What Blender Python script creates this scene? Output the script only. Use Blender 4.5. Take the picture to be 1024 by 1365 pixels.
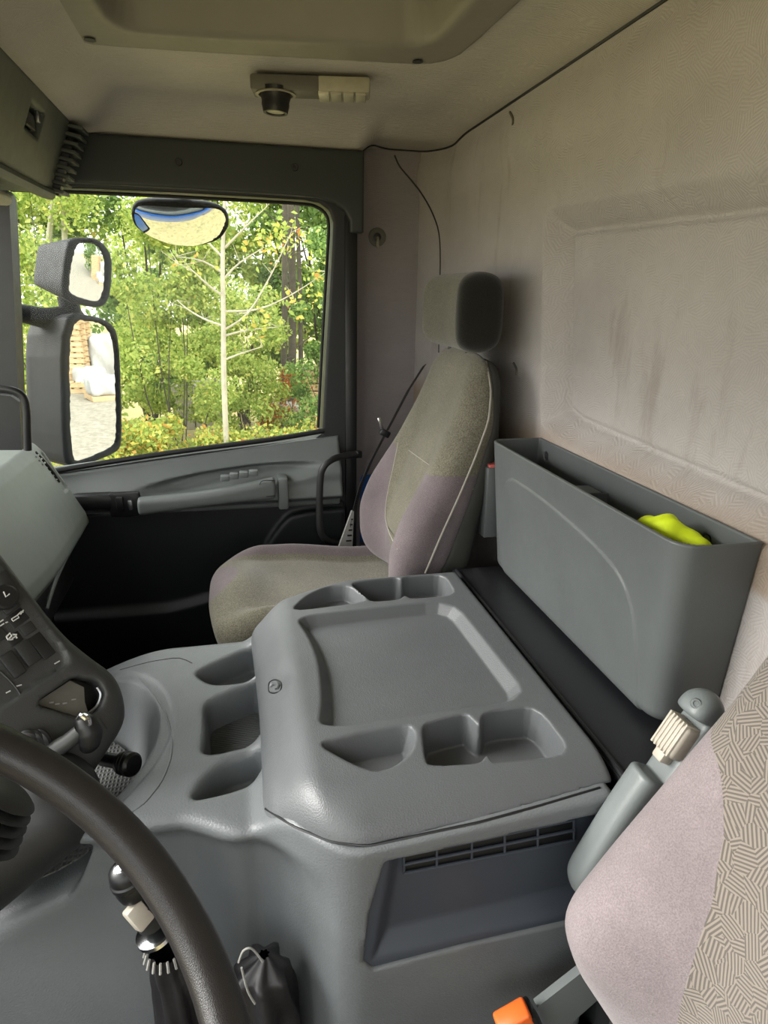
import bpy, bmesh, math, random
import numpy as np
from mathutils import Vector, Matrix
from mathutils.bvhtree import BVHTree
sc = bpy.context.scene
for o in list(bpy.data.objects): bpy.data.objects.remove(o)
rng = np.random.default_rng(7); random.seed(7)

# ---------------------------------------------------------------- camera (world: +X rear of cab, +Y passenger side, +Z up; eye at the origin)
F, CX, CY = 870.0, 512.0, 682.5
def nrm(v): v = np.array(v, float); return v/np.linalg.norm(v)
dY = nrm([306-CX, -(388-CY), -F]); dX = nrm([4500-CX, -(463-CY), -F]); dX = nrm(dX-dX.dot(dY)*dY); dZ = np.cross(dX, dY)
MW = np.array([dX, dY, dZ])
cd = bpy.data.cameras.new('camera'); cam = bpy.data.objects.new('camera', cd); sc.collection.objects.link(cam)
cd.sensor_fit = 'HORIZONTAL'; cd.sensor_width = 36; cd.lens = 36*F/1024; cd.clip_start = 0.02; cd.clip_end = 300
m4 = Matrix.Identity(4)
for i in range(3):
    for j in range(3): m4[i][j] = MW[i][j]
cam.matrix_world = m4; sc.camera = cam
def ray(x, y): return MW @ nrm([x-CX, -(y-CY), -F])
def at(x, y, **k):                       # the point of a real plane (X=, Y= or Z= const) seen at a photo pixel
    r = ray(x, y); (a, v), = k.items(); return r*(v/r['XYZ'.index(a)])

# ---------------------------------------------------------------- world, lights, exposure
w = bpy.data.worlds.new('overcast_sky'); sc.world = w; w.use_nodes = True
nt = w.node_tree; nt.nodes.clear()
out = nt.nodes.new('ShaderNodeOutputWorld'); bg = nt.nodes.new('ShaderNodeBackground')
tc = nt.nodes.new('ShaderNodeTexCoord'); sep = nt.nodes.new('ShaderNodeSeparateXYZ'); cr = nt.nodes.new('ShaderNodeValToRGB')
cr.color_ramp.elements[0].position = 0.0; cr.color_ramp.elements[0].color = (.93, .93, .90, 1)
cr.color_ramp.elements[1].position = 1.0; cr.color_ramp.elements[1].color = (.96, .98, .98, 1)
nt.links.new(tc.outputs['Generated'], sep.inputs[0]); nt.links.new(sep.outputs['Z'], cr.inputs[0])
nt.links.new(cr.outputs[0], bg.inputs[0]); nt.links.new(bg.outputs[0], out.inputs[0]); bg.inputs[1].default_value = 1.5
sl = bpy.data.lights.new('hazy_sun', 'SUN'); sl.energy = 3.0; sl.angle = math.radians(35); sl.color = (1, .97, .92)
so = bpy.data.objects.new('hazy_sun', sl); sc.collection.objects.link(so)
so.rotation_euler = Vector((0.80, -0.16, -0.46)).to_track_quat('-Z', 'Y').to_euler()
sc.view_settings.view_transform = 'Standard'; sc.view_settings.look = 'None'
sc.view_settings.gamma = 1; sc.view_settings.use_curve_mapping = False
sc.view_settings.exposure = 1.25

# ---------------------------------------------------------------- helpers
def lin(c):
    return tuple(((v/255)/12.92 if v/255 <= .04045 else ((v/255+.055)/1.055)**2.4) for v in c)
class NT:
    def __init__(s, name):
        s.m = bpy.data.materials.new(name); s.m.use_nodes = True; s.t = s.m.node_tree; s.b = s.t.nodes['Principled BSDF']
    def n(s, t, **k):
        x = s.t.nodes.new('ShaderNode'+t)
        for a, v in k.items(): setattr(x, a, v)
        return x
    def l(s, a, b): s.t.links.new(a, b)
    def noise(s, scale, detail=4, vec=None, rough=.6):
        x = s.n('TexNoise'); x.inputs['Scale'].default_value = scale; x.inputs['Detail'].default_value = detail; x.inputs['Roughness'].default_value = rough
        s.l(vec if vec is not None else s.obj(), x.inputs['Vector']); return x.outputs[0]
    def obj(s):
        if not hasattr(s, '_o'): s._o = s.n('TexCoord').outputs['Object']
        return s._o
    def ramp(s, f, stops):
        x = s.n('ValToRGB'); e = x.color_ramp.elements
        while len(e) < len(stops): e.new(.5)
        for i, (p, c) in enumerate(stops): e[i].position = p; e[i].color = (*c, 1) if len(c) == 3 else c
        s.l(f, x.inputs[0]); return x.outputs[0]
    def mix(s, f, a, b, mode='MIX'):
        x = s.n('MixRGB', blend_type=mode)
        for i, v in enumerate((f, a, b)):
            if isinstance(v, (int, float)): x.inputs[i].default_value = v if i == 0 else (v, v, v, 1)
            elif isinstance(v, tuple): x.inputs[i].default_value = (*v, 1)
            else: s.l(v, x.inputs[i])
        return x.outputs[0]
    def math(s, op, a, b=None, c=None):
        x = s.n('Math', operation=op)
        for i, v in enumerate((a, b, c)):
            if v is None: continue
            if isinstance(v, (int, float)): x.inputs[i].default_value = v
            else: s.l(v, x.inputs[i])
        return x.outputs[0]
    def bump(s, h, st, dist=.001, prev=None):
        x = s.n('Bump'); x.inputs['Strength'].default_value = st; x.inputs['Distance'].default_value = dist
        s.l(h, x.inputs['Height'])
        if prev is not None: s.l(prev, x.inputs['Normal'])
        s.l(x.outputs[0], s.b.inputs['Normal']); return x.outputs[0]
def plastic(name, rgb, rough=.45, grain=260, st=.35, vary=.12, spec=.5, worn=0):
    s = NT(name); c = lin(rgb)
    n1 = s.noise(7, 5)
    col = s.ramp(n1, [(.3, tuple(v*(1-vary) for v in c)), (.7, tuple(v*(1+vary) for v in c))])
    if worn:
        mp = s.n('Mapping'); mp.inputs['Scale'].default_value = (30, 30, 3); s.l(s.obj(), mp.inputs[0])
        n2 = s.noise(3, 8, mp.outputs[0], .75)
        k = s.ramp(n2, [(.60, (0, 0, 0)), (.72, (worn, worn, worn))]); col = s.mix(k, col, tuple(min(1, v*2.1) for v in c))
    s.l(col, s.b.inputs['Base Color'])
    r = s.math('MULTIPLY_ADD', s.noise(40, 3), .18, rough-.09); s.l(r, s.b.inputs['Roughness'])
    s.b.inputs['Specular IOR Level'].default_value = spec
    if grain:
        v = s.n('TexVoronoi', feature='DISTANCE_TO_EDGE'); v.inputs['Scale'].default_value = grain; s.l(s.obj(), v.inputs['Vector'])
        h = s.math('ADD', s.math('MINIMUM', v.outputs[0], .25), s.math('MULTIPLY', s.noise(grain*.8, 2), .3))
        s.bump(h, st, .0012)
    return s.m
def velour(s, rgb, rgb2, scale=420):
    n1 = s.noise(scale, 2); n2 = s.noise(9, 4)
    k = s.ramp(n1, [(.35, (0, 0, 0)), (.65, (1, 1, 1))])
    c = s.mix(k, lin(rgb), lin(rgb2)); d = s.ramp(n2, [(.3, (.82, .82, .82)), (.7, (1.12, 1.12, 1.12))])
    return s.mix(1.0, c, d, 'MULTIPLY'), n1
def hatch(s, cell, freq, vec=None):
    """groups of short parallel strokes, each group at its own angle"""
    vec = vec if vec is not None else s.obj()
    v = s.n('TexVoronoi'); v.inputs['Scale'].default_value = cell; s.l(vec, v.inputs['Vector'])
    sp = s.n('SeparateColor'); s.l(v.outputs['Color'], sp.inputs[0])
    ang = s.math('MULTIPLY', sp.outputs[0], 6.283)
    rot = s.n('VectorRotate', rotation_type='AXIS_ANGLE'); rot.inputs['Axis'].default_value = (1, 0, 0)
    s.l(vec, rot.inputs['Vector']); s.l(ang, rot.inputs['Angle'])
    sx = s.n('SeparateXYZ'); s.l(rot.outputs[0], sx.inputs[0])
    return s.math('SINE', s.math('MULTIPLY', sx.outputs[2], freq))
def flat(name, rgb, rough=.5, metal=0, emit=0, spec=.5):
    s = NT(name); c = lin(rgb); n = s.noise(60, 3)
    s.l(s.ramp(n, [(.3, tuple(v*.92 for v in c)), (.7, tuple(min(1, v*1.06) for v in c))]), s.b.inputs['Base Color'])
    s.b.inputs['Roughness'].default_value = rough; s.b.inputs['Metallic'].default_value = metal; s.b.inputs['Specular IOR Level'].default_value = spec
    return s.m

def mk(name, v, f, mat, parent=None, smooth=True, mats=None, idx=None):
    me = bpy.data.meshes.new(name); v = np.asarray(v, np.float32).reshape(-1, 3)
    if isinstance(f, np.ndarray) and len(f):
        n, k = f.shape
        me.vertices.add(len(v)); me.vertices.foreach_set('co', v.ravel())
        me.loops.add(n*k); me.loops.foreach_set('vertex_index', f.astype(np.int32).ravel())
        me.polygons.add(n); me.polygons.foreach_set('loop_start', np.arange(0, n*k, k, dtype=np.int32))
        me.update(calc_edges=True)
    else: me.from_pydata([tuple(map(float, p)) for p in v], [], [tuple(map(int, q)) for q in f]); me.update()
    if smooth: me.polygons.foreach_set('use_smooth', np.ones(len(me.polygons), bool))
    for m in (mats or [mat]): me.materials.append(m)
    if idx is not None: me.polygons.foreach_set('material_index', np.asarray(idx, np.int32))
    o = bpy.data.objects.new(name, me); sc.collection.objects.link(o)
    if parent is not None:
        o.parent = parent
        if parent.type == 'EMPTY': o.matrix_parent_inverse = Matrix.Translation(parent.location).inverted()   # meshes are written in world coordinates
    return o
def tag(o, label=None, cat=None, group=None, kind=None):
    if label: o['label'] = label
    if cat: o['category'] = cat
    if group: o['group'] = group
    if kind: o['kind'] = kind
    return o
def empty(name, loc=(0, 0, 0)):
    o = bpy.data.objects.new(name, None); o.empty_display_size = .05; o.location = tuple(map(float, loc)); sc.collection.objects.link(o); return o

class B:
    """collects shapes into ONE mesh"""
    def __init__(s): s.v = []; s.f = []; s.n = 0
    def add(s, v, f):
        v = np.asarray(v, float).reshape(-1, 3); s.v.append(v); s.f += [tuple(i+s.n for i in q) for q in f]; s.n += len(v); return s
    def box(s, c, half, bev=0.002, R=None, seg=2):
        bm = bmesh.new(); bmesh.ops.create_cube(bm, size=1)
        for q in bm.verts: q.co = Vector((q.co.x*2*half[0], q.co.y*2*half[1], q.co.z*2*half[2]))
        if bev: bmesh.ops.bevel(bm, geom=bm.edges[:], offset=min(bev, .49*2*min(half)), segments=seg, profile=.5, affect='EDGES')
        v = np.array([q.co[:] for q in bm.verts]); bm.verts.index_update(); f = [tuple(x.index for x in p.verts) for p in bm.faces]; bm.free()
        if R is not None: v = v @ np.array(R).T
        return s.add(v+np.array(c), f)
    def tube(s, P, r, seg=12, smooth=4, flatx=1.0, caps=True):
        P = np.array(P, float); r = np.broadcast_to(np.array(r, float), (len(P),)).copy()
        if smooth > 1 and len(P) > 2:
            Q = []; q = []
            for i in range(len(P)-1):
                p0, p1, p2, p3 = P[max(i-1, 0)], P[i], P[i+1], P[min(i+2, len(P)-1)]
                for t in np.linspace(0, 1, smooth, endpoint=False):
                    Q.append(.5*((2*p1)+(-p0+p2)*t+(2*p0-5*p1+4*p2-p3)*t*t+(-p0+3*p1-3*p2+p3)*t**3)); q.append(r[i]*(1-t)+r[i+1]*t)
            Q.append(P[-1]); q.append(r[-1]); P = np.array(Q); r = np.array(q)
        T = np.gradient(P, axis=0); T /= np.linalg.norm(T, axis=1)[:, None]+1e-12
        a = np.array([0, 0, 1.]) if abs(T[0][2]) < .9 else np.array([1., 0, 0])
        N = np.cross(T[0], a); N /= np.linalg.norm(N); V = []
        th = np.arange(seg)*2*np.pi/seg
        for i in range(len(P)):
            N = N-T[i]*N.dot(T[i]); N /= np.linalg.norm(N); Bn = np.cross(T[i], N)
            V.append(P[i]+r[i]*(np.outer(np.cos(th), N)+flatx*np.outer(np.sin(th), Bn)))
        n = len(P); f = [(i*seg+j, i*seg+(j+1) % seg, (i+1)*seg+(j+1) % seg, (i+1)*seg+j) for i in range(n-1) for j in range(seg)]
        if caps: f += [tuple(range(seg))[::-1], tuple((n-1)*seg+j for j in range(seg))]
        return s.add(np.concatenate(V), f)
    def lathe(s, prof, c, axis=(0, 0, 1), seg=28):
        """prof: (radius, height) pairs along axis from c"""
        a = nrm(axis); h = np.array([1., 0, 0]) if abs(a[0]) < .8 else np.array([0, 1., 0]); u = nrm(np.cross(a, h)); v = np.cross(a, u)
        th = np.arange(seg)*2*np.pi/seg; ring = np.outer(np.cos(th), u)+np.outer(np.sin(th), v)
        V = np.concatenate([np.array(c)+ring*r+a*z for r, z in prof]); n = len(prof)
        f = [(i*seg+j, i*seg+(j+1) % seg, (i+1)*seg+(j+1) % seg, (i+1)*seg+j) for i in range(n-1) for j in range(seg)]
        if prof[0][0] > 1e-5: f.append(tuple(range(seg))[::-1])
        if prof[-1][0] > 1e-5: f.append(tuple((n-1)*seg+j for j in range(seg)))
        return s.add(V, f)
    def prism(s, P, d):
        """polygon of 3-D points pushed along vector d"""
        P = np.array(P, float); n = len(P); d = np.array(d, float)
        return s.add(np.concatenate([P, P+d]), [tuple(range(n))[::-1], tuple(range(n, 2*n))]+[(i, (i+1) % n, n+(i+1) % n, n+i) for i in range(n)])
    def build(s, name, mat, parent=None, smooth=False, auto=True):
        o = mk(name, np.concatenate(s.v), s.f, mat, parent, smooth=smooth)
        bm = bmesh.new(); bm.from_mesh(o.data); bmesh.ops.recalc_face_normals(bm, faces=bm.faces[:])
        if auto:
            for e in bm.edges: e.smooth = not (len(e.link_faces) == 2 and e.calc_face_angle(0) > .6)
            for p in bm.faces: p.smooth = True
        bm.to_mesh(o.data); bm.free(); return o

# --- signed distance modelling
def sdf_mesh(name, f, lo, hi, h, mat, parent=None, proj=3, **kw):
    lo = np.array(lo, float); hi = np.array(hi, float); N = np.ceil((hi-lo)/h).astype(int)+1
    ax = [(lo[i]+h*np.arange(N[i])).astype(np.float32) for i in range(3)]
    V = np.broadcast_to(f(ax[0][:, None, None], ax[1][None, :, None], ax[2][None, None, :]), N).astype(np.float32)
    ins = V < 0; cells = tuple(N-1); acc = np.zeros(cells+(3,), np.float32); cnt = np.zeros(cells, np.float32); Q = []
    for a in range(3):
        b, c = (a+1) % 3, (a+2) % 3
        s0 = [slice(None)]*3; s1 = [slice(None)]*3; s0[a] = slice(0, -1); s1[a] = slice(1, None)
        cr_ = np.argwhere(ins[tuple(s0)] != ins[tuple(s1)])
        if not len(cr_): continue
        i0 = tuple(cr_.T); i1 = cr_.copy(); i1[:, a] += 1; v0 = V[i0]; v1 = V[tuple(i1.T)]
        t = v0/(v0-v1); p = cr_.astype(np.float32); p[:, a] += t
        for db in (0, -1):
            for dc in (0, -1):
                q = cr_.copy(); q[:, b] += db; q[:, c] += dc
                ok = (q[:, b] >= 0) & (q[:, c] >= 0) & (q[:, b] < cells[b]) & (q[:, c] < cells[c])
                k = tuple(q[ok].T); np.add.at(acc, k, p[ok]); np.add.at(cnt, k, 1)
        ok = (cr_[:, b] > 0) & (cr_[:, c] > 0) & (cr_[:, b] < cells[b]) & (cr_[:, c] < cells[c])
        e = cr_[ok]; sgn = (v0[ok] < 0)
        def cell(db, dc):
            q = e.copy(); q[:, b] += db; q[:, c] += dc; return np.ravel_multi_index(tuple(q.T), cells)
        quad = np.stack([cell(-1, -1), cell(0, -1), cell(0, 0), cell(-1, 0)], 1)
        quad[~sgn] = quad[~sgn][:, ::-1]; Q.append(quad)
    Q = np.concatenate(Q); used = np.unique(Q); remap = np.full(int(np.prod(cells)), -1, np.int64); remap[used] = np.arange(len(used))
    P = (acc.reshape(-1, 3)[used]/cnt.reshape(-1)[used][:, None])*h+lo
    P = P.astype(np.float64); e = h*.15
    for _ in range(proj):
        d = f(P[:, 0], P[:, 1], P[:, 2])
        g = np.stack([(f(*(P+np.eye(3)[i]*e).T)-f(*(P-np.eye(3)[i]*e).T))/(2*e) for i in range(3)], 1)
        st = -(d/np.maximum((g**2).sum(1), .05))[:, None]*g; L = np.linalg.norm(st, axis=1)[:, None]
        P += st*np.minimum(1, .45*h/np.maximum(L, 1e-9))
    return mk(name, P, remap[Q], mat, parent, **kw)
def smax(a, b, k): h_ = np.clip(.5+.5*(a-b)/k, 0, 1); return b*(1-h_)+a*h_+k*h_*(1-h_)
def smin(a, b, k): return -smax(-a, -b, k)
def poly2(P, x, y):
    P = np.array(P, float); d = None; s = None
    for i in range(len(P)):
        a = P[i]; b = P[i-1]; ex, ey = b-a; wx = x-a[0]; wy = y-a[1]
        t = np.clip((wx*ex+wy*ey)/(ex*ex+ey*ey+1e-12), 0, 1); q = (wx-ex*t)**2+(wy-ey*t)**2
        c1 = y >= a[1]; c2 = y < b[1]; c3 = ex*wy > ey*wx
        fl = (c1 & c2 & c3) | (~c1 & ~c2 & ~c3)
        d = q if d is None else np.minimum(d, q); s = fl if s is None else s ^ fl
    return np.where(s, -1, 1)*np.sqrt(d)
def chaikin(P, n=2, q=.25):
    P = np.array(P, float)
    for _ in range(n):
        R = np.roll(P, -1, 0); P = np.stack([P*(1-q)+R*q, P*q+R*(1-q)], 1).reshape(-1, P.shape[1])
    return P
def rbox(x, y, z, c, hf, r):
    qx = np.abs(x-c[0])-hf[0]+r; qy = np.abs(y-c[1])-hf[1]+r; qz = np.abs(z-c[2])-hf[2]+r
    return np.sqrt(np.maximum(qx, 0)**2+np.maximum(qy, 0)**2+np.maximum(qz, 0)**2)+np.minimum(np.maximum(qx, np.maximum(qy, qz)), 0)-r
def ss(a, b, x): t = np.clip((x-a)/(b-a), 0, 1); return t*t*(3-2*t)
def px2(pts, drop, **k):
    """photo outline -> 2-D coordinates on a real plane"""
    return np.array([np.delete(at(x, y, **k), drop) for x, y in pts])
_bv = {}
def on(objs, pts, lift=.0):
    """points lying on real surfaces (seams, piping)"""
    res = []
    for x, y in pts:
        best = None; r = Vector(ray(x, y))
        for o in objs:
            if o.name not in _bv:
                me = o.data; _bv[o.name] = BVHTree.FromPolygons([v.co.copy() for v in me.vertices], [tuple(p.vertices) for p in me.polygons])
            h = _bv[o.name].ray_cast(Vector((0, 0, 0)), r, 10)
            if h[0] is not None and (best is None or h[3] < best[1]): best = (h[0]-r*lift, h[3])
        if best: res.append(np.array(best[0]))
    return res
def seam(name, objs, pts, rad, mat, parent, lift=0.0, smooth=4, seg=6):
    P = []
    for a, b in zip(pts[:-1], pts[1:]):
        n = max(2, int(math.dist(a, b)/9)); P += [(a[0]+(b[0]-a[0])*t/n, a[1]+(b[1]-a[1])*t/n) for t in range(n)]
    Q = on(objs, P+[pts[-1]], lift)
    if len(Q) > 2:
        Q = np.array(Q); Q[1:-1] = (Q[:-2]+2*Q[1:-1]+Q[2:])/4
        return B().tube(Q, rad, seg, 1).build(name, mat, parent)

# ---------------------------------------------------------------- materials
M = {}
M['console'] = plastic('console_grey_plastic', (89, 92, 94), .42, 330, .40, .07)
M['tunnel'] = plastic('tunnel_grey_plastic', (101, 105, 107), .42, 240, .45, .08)
M['slate'] = plastic('slate_inset_plastic', (58, 64, 73), .5, 500, .15, .05)
M['bin'] = plastic('bin_grey_plastic', (84, 88, 88), .48, 420, .25, .08, worn=.22)
M['dark'] = plastic('dark_plastic', (34, 36, 37), .5, 420, .2, .08)
M['shelf'] = plastic('black_shelf_plastic', (27, 28, 31), .40, 500, .15, .06)
M['black'] = plastic('black_plastic', (22, 23, 24), .38, 0, 0, .1)
M['rubber'] = plastic('black_rubber', (20, 21, 22), .6, 0, 0, .1)
M['dash'] = plastic('dash_greygreen_plastic', (130, 137, 131), .5, 480, .2, .06)
M['doortrim'] = plastic('door_trim_plastic', (106, 111, 110), .46, 420, .2, .07)
M['doorshade'] = plastic('door_shaded_plastic', (22, 27, 28), .5, 380, .25, .1)  # door trim plastic with the lower door's shade put into its colour
M['header'] = plastic('header_trim_plastic', (44, 48, 48), .5, 420, .2, .06)
M['cupboard'] = plastic('overhead_locker_plastic', (78, 82, 74), .55, 420, .2, .07)
M['panel'] = plastic('switch_panel_plastic', (36, 37, 37), .5, 500, .15, .06)
M['binn'] = plastic('binnacle_plastic', (58, 59, 58), .45, 420, .25, .06)
M['wheel'] = plastic('wheel_rim_leather', (44, 42, 42), .34, 700, .25, .08)
M['armrest'] = plastic('armrest_plastic', (102, 108, 108), .42, 500, .15, .05)
M['cream'] = flat('cream_plastic', (172, 165, 152), .5)
M['chrome'] = flat('chrome_metal', (200, 202, 205), .15, 1)
M['steel'] = flat('satin_steel', (160, 162, 164), .35, 1)
M['white'] = flat('white_print', (205, 205, 200), .5)
M['printgrey'] = flat('pale_grey_print', (150, 150, 145), .5)
M['red'] = flat('red_plastic', (186, 90, 84), .5)
M['orange'] = flat('orange_plastic', (235, 105, 40), .35)
M['yellow'] = flat('fluorescent_yellow_cloth', (205, 225, 20), .75)
M['lamp_grey'] = flat('lamp_housing_grey', (96, 94, 86), .5)
M['lamp_beige'] = flat('lamp_beige', (165, 160, 140), .5)
M['lamp_lens'] = flat('lamp_lens', (205, 200, 175), .25)
M['belt'] = flat('black_webbing', (26, 26, 28), .6)
M['blue'] = flat('blue_cab_paint', (30, 90, 165), .3)
M['leather'] = plastic('gaiter_leather', (30, 29, 31), .5, 60, .6, .2)
M['seatshell'] = plastic('seat_shell_cloth', (50, 50, 46), .75, 500, .3, .1)

def seat_mat(name, centre, centre2, side, side2, pattern=False):
    s = NT(name); a = s.n('Attribute', attribute_name='zone')
    k = s.ramp(a.outputs['Fac'], [(.49, (0, 0, 0)), (.51, (1, 1, 1))])
    cs, n1 = velour(s, side, side2, 650)
    if pattern:
        st = hatch(s, 62, 1900); kk = s.ramp(s.math('MULTIPLY_ADD', st, .5, .5), [(.35, (0, 0, 0)), (.62, (1, 1, 1))])
        cc = s.mix(kk, lin(centre), lin(centre2)); hgt = s.mix(k, n1, kk)
    else: cc, _ = velour(s, centre, centre2, 420); hgt = n1
    s.l(s.mix(k, cs, cc), s.b.inputs['Base Color']); s.b.inputs['Roughness'].default_value = .95
    s.b.inputs['Sheen Weight'].default_value = .25; s.b.inputs['Specular IOR Level'].default_value = .15
    s.bump(hgt, .5, .0015); return s.m
M['seat_p'] = seat_mat('passenger_seat_velour', (82, 79, 67), (118, 114, 99), (90, 82, 84), (112, 102, 104))
M['seat_h'] = seat_mat('headrest_velour', (74, 72, 61), (108, 105, 92), (30, 30, 27), (42, 42, 37))
M['seat_d'] = seat_mat('driver_seat_velour', (98, 92, 86), (136, 128, 119), (122, 112, 114), (142, 132, 133), True)
def lining(name, rgb, stains=True, rel=.5):
    s = NT(name); c = lin(rgb)
    n1 = s.noise(5, 5); col = s.ramp(n1, [(.3, tuple(v*.88 for v in c)), (.7, tuple(v*1.10 for v in c))])
    n0 = s.noise(500, 2); col = s.mix(.35, col, s.mix(n0, tuple(v*.6 for v in c), tuple(v*1.4 for v in c)))
    h = hatch(s, 58, 1500)
    hk = s.ramp(s.math('MULTIPLY_ADD', h, .5, .5), [(.05, (.80, .80, .80)), (.35, (1, 1, 1))]); col = s.mix(rel, col, s.mix(1, col, hk, 'MULTIPLY'))
    if stains:
        mp = s.n('Mapping'); mp.inputs['Scale'].default_value = (1, 7, 1.6); s.l(s.obj(), mp.inputs[0])
        n2 = s.noise(1.6, 6, mp.outputs[0], .65); k = s.ramp(n2, [(.57, (0, 0, 0)), (.68, (.32, .32, .32))])
        col = s.mix(k, col, lin((118, 102, 84)))
        sx = s.n('SeparateXYZ'); s.l(s.obj(), sx.inputs[0])         # grime rubbed into the ledge above the bin
        led = s.math('SUBTRACT', s.math('MULTIPLY_ADD', n1, .05, sx.outputs[2]), -.205)
        col = s.mix(s.ramp(s.math('MULTIPLY_ADD', led, 6, .72), [(.08, (0, 0, 0)), (.16, (.7, .7, .7)), (.42, (.7, .7, .7)), (.72, (0, 0, 0))]), col, lin((146, 126, 104)))
    s.l(col, s.b.inputs['Base Color']); s.b.inputs['Roughness'].default_value = .92; s.b.inputs['Specular IOR Level'].default_value = .2
    b = s.bump(h, .32, .0008); s.bump(n0, .35, .001, b); return s.m
M['wall'] = lining('rear_wall_fabric', (176, 171, 168))
M['pillar'] = lining('pillar_fabric', (150, 144, 145), False, .15)
M['ceil'] = lining('headliner_fabric', (180, 175, 165), False, .12)
M['hatch'] = plastic('roof_hatch_plastic', (128, 124, 112), .5, 300, .15, .06)
def mat_ribbed(name, rgb, freq, axis=0, freq2=None):
    s = NT(name); c = lin(rgb); sx = s.n('SeparateXYZ'); s.l(s.obj(), sx.inputs[0])
    w_ = s.math('SINE', s.math('MULTIPLY', sx.outputs[axis], freq))
    if freq2: w_ = s.math('MAXIMUM', w_, s.math('SINE', s.math('MULTIPLY', sx.outputs[1-axis], freq2)))
    s.l(s.ramp(s.math('MULTIPLY_ADD', w_, .5, .5), [(.2, tuple(v*.6 for v in c)), (.7, c)]), s.b.inputs['Base Color'])
    s.b.inputs['Roughness'].default_value = .6; s.bump(w_, .8, .001); return s.m
M['ribmat'] = mat_ribbed('ribbed_rubber_mat', (96, 99, 99), 1400, 1)
M['floormat'] = mat_ribbed('studded_tunnel_mat', (86, 88, 87), 1100, 0, 700)
g = NT('window_glass'); g.t.nodes.remove(g.b); tr = g.n('BsdfTransparent'); tr.inputs[0].default_value = (.97, .985, .97, 1)
gl = g.n('BsdfGlossy'); gl.inputs['Roughness'].default_value = .02; df = g.n('BsdfDiffuse'); df.inputs[0].default_value = (.9, .92, .9, 1)
lw = g.n('LayerWeight'); lw.inputs[0].default_value = .15; mx = g.n('MixShader'); g.l(lw.outputs['Fresnel'], mx.inputs[0]); g.l(tr.outputs[0], mx.inputs[1]); g.l(gl.outputs[0], mx.inputs[2])
m2 = g.n('MixShader'); g.l(g.math('MULTIPLY_ADD', g.noise(14, 6), .022, .002), m2.inputs[0]); g.l(mx.outputs[0], m2.inputs[1]); g.l(df.outputs[0], m2.inputs[2])
g.l(m2.outputs[0], g.t.nodes['Material Output'].inputs[0]); M['glass'] = g.m
M['mirror'] = flat('mirror_glass', (225, 228, 226), .01, 1)

# ================================================================ STRUCTURE
YD = 1.85    # inner face of the passenger door
# --- ceiling with coved edges
HI = chaikin([(-.175, .3), (-.175, 1.20), (-.165, 1.325), (-.06, 1.325), (.26, 1.275), (.345, 1.265), (.362, 1.15), (.362, .3)], 2)
def ceil_z(x, y):
    z = .412-.0*x
    d1 = .067*(1-ss(-.31, -.19, x))+.026*ss(.48, .60, x); d2 = .072*ss(1.70, 1.86, y)*(1-.55*ss(.33, .40, x))
    z = z-smax(d1, d2, .02)+.005*0
    return z
def grid(name, fx, u, v, mat, parent=None, **k):
    U, V_ = np.meshgrid(u, v, indexing='ij'); P = np.stack(fx(U, V_), -1).reshape(-1, 3); nu, nv = len(u), len(v)
    i = np.arange(nu-1)[:, None]*nv+np.arange(nv-1)[None]; Q = np.stack([i, i+1, i+nv+1, i+nv], -1).reshape(-1, 4)
    return mk(name, P, Q, mat, parent, **k)
o = grid('ceiling', lambda U, V_: (U, V_, ceil_z(U, V_)+.10*(poly2(HI, U, V_) < .012)), np.linspace(-.62, .605, 110), np.linspace(-.45, 2.04, 150), M['ceil']); tag(o, kind='structure')
# --- rear wall with a pressed, recessed panel; it curves into the side wall at the far corner
REC = chaikin([(.64, -.245), (1.23, -.245), (1.265, -.215), (1.265, .10), (1.22, .135), (-.3, .135), (-.3, -.245)], 0)
REC = np.concatenate([chaikin([(.2, -.262), (1.262, -.262), (1.262, .122), (.2, .122)], 3), ])
_a = px2([(755, 272), (880, 248), (1024, 219)], 0, X=.6); _b = px2([(1024, 735), (880, 660), (745, 588)], 0, X=.6)
REC = np.concatenate([px2([(722, 565), (721, 540), (722, 500), (724, 310), (725, 288), (733, 277)], 0, X=.6), _a, [(-.34, _a[-1][1]+.01)], [(-.34, _b[0][1])], _b])
def wall_x(y, z):
    d = poly2(REC, y, z)
    x = .600+.040*np.clip(-d/.036, 0, 1)+.010*np.exp(-((d+.042)/.005)**2)
    x = x-.010*ss(.25, .30, z)*(1-ss(.32, .38, z))
    x = x-.06*ss(1.82, 2.02, y)**2
    return x
o = grid('wall_rear', lambda U, V_: (wall_x(U, V_), U, V_), np.linspace(-.45, 2.02, 560), np.linspace(-1.25, .42, 330), M['wall']); tag(o, kind='structure')
# --- side panel behind the door (B pillar lining)
o = grid('wall_right', lambda U, V_: (U, 1.99-.085*(1-ss(.33, .40, U))+.0*V_, V_), np.linspace(.315, .60, 40), np.linspace(-1.25, .42, 60), M['pillar']); tag(o, kind='structure')
wall_pillar = o
# driver's side of the cab behind the viewpoint, with its open doorway
o = B()
for c, hf in (((.44, -.40, -.40), (.17, .03, .86)), ((-.12, -.40, .32), (.50, .03, .10)), ((-.12, -.40, -.86), (.50, .03, .36))): o.box(c, hf, .008)
tag(o.build('wall_left', M['pillar']), kind='structure')
o = grid('floor', lambda U, V_: (U, V_, -1.16+0*U), np.linspace(-1.0, .62, 8), np.linspace(-.1, 2.0, 8), M['rubber']); tag(o, kind='structure')
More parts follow.
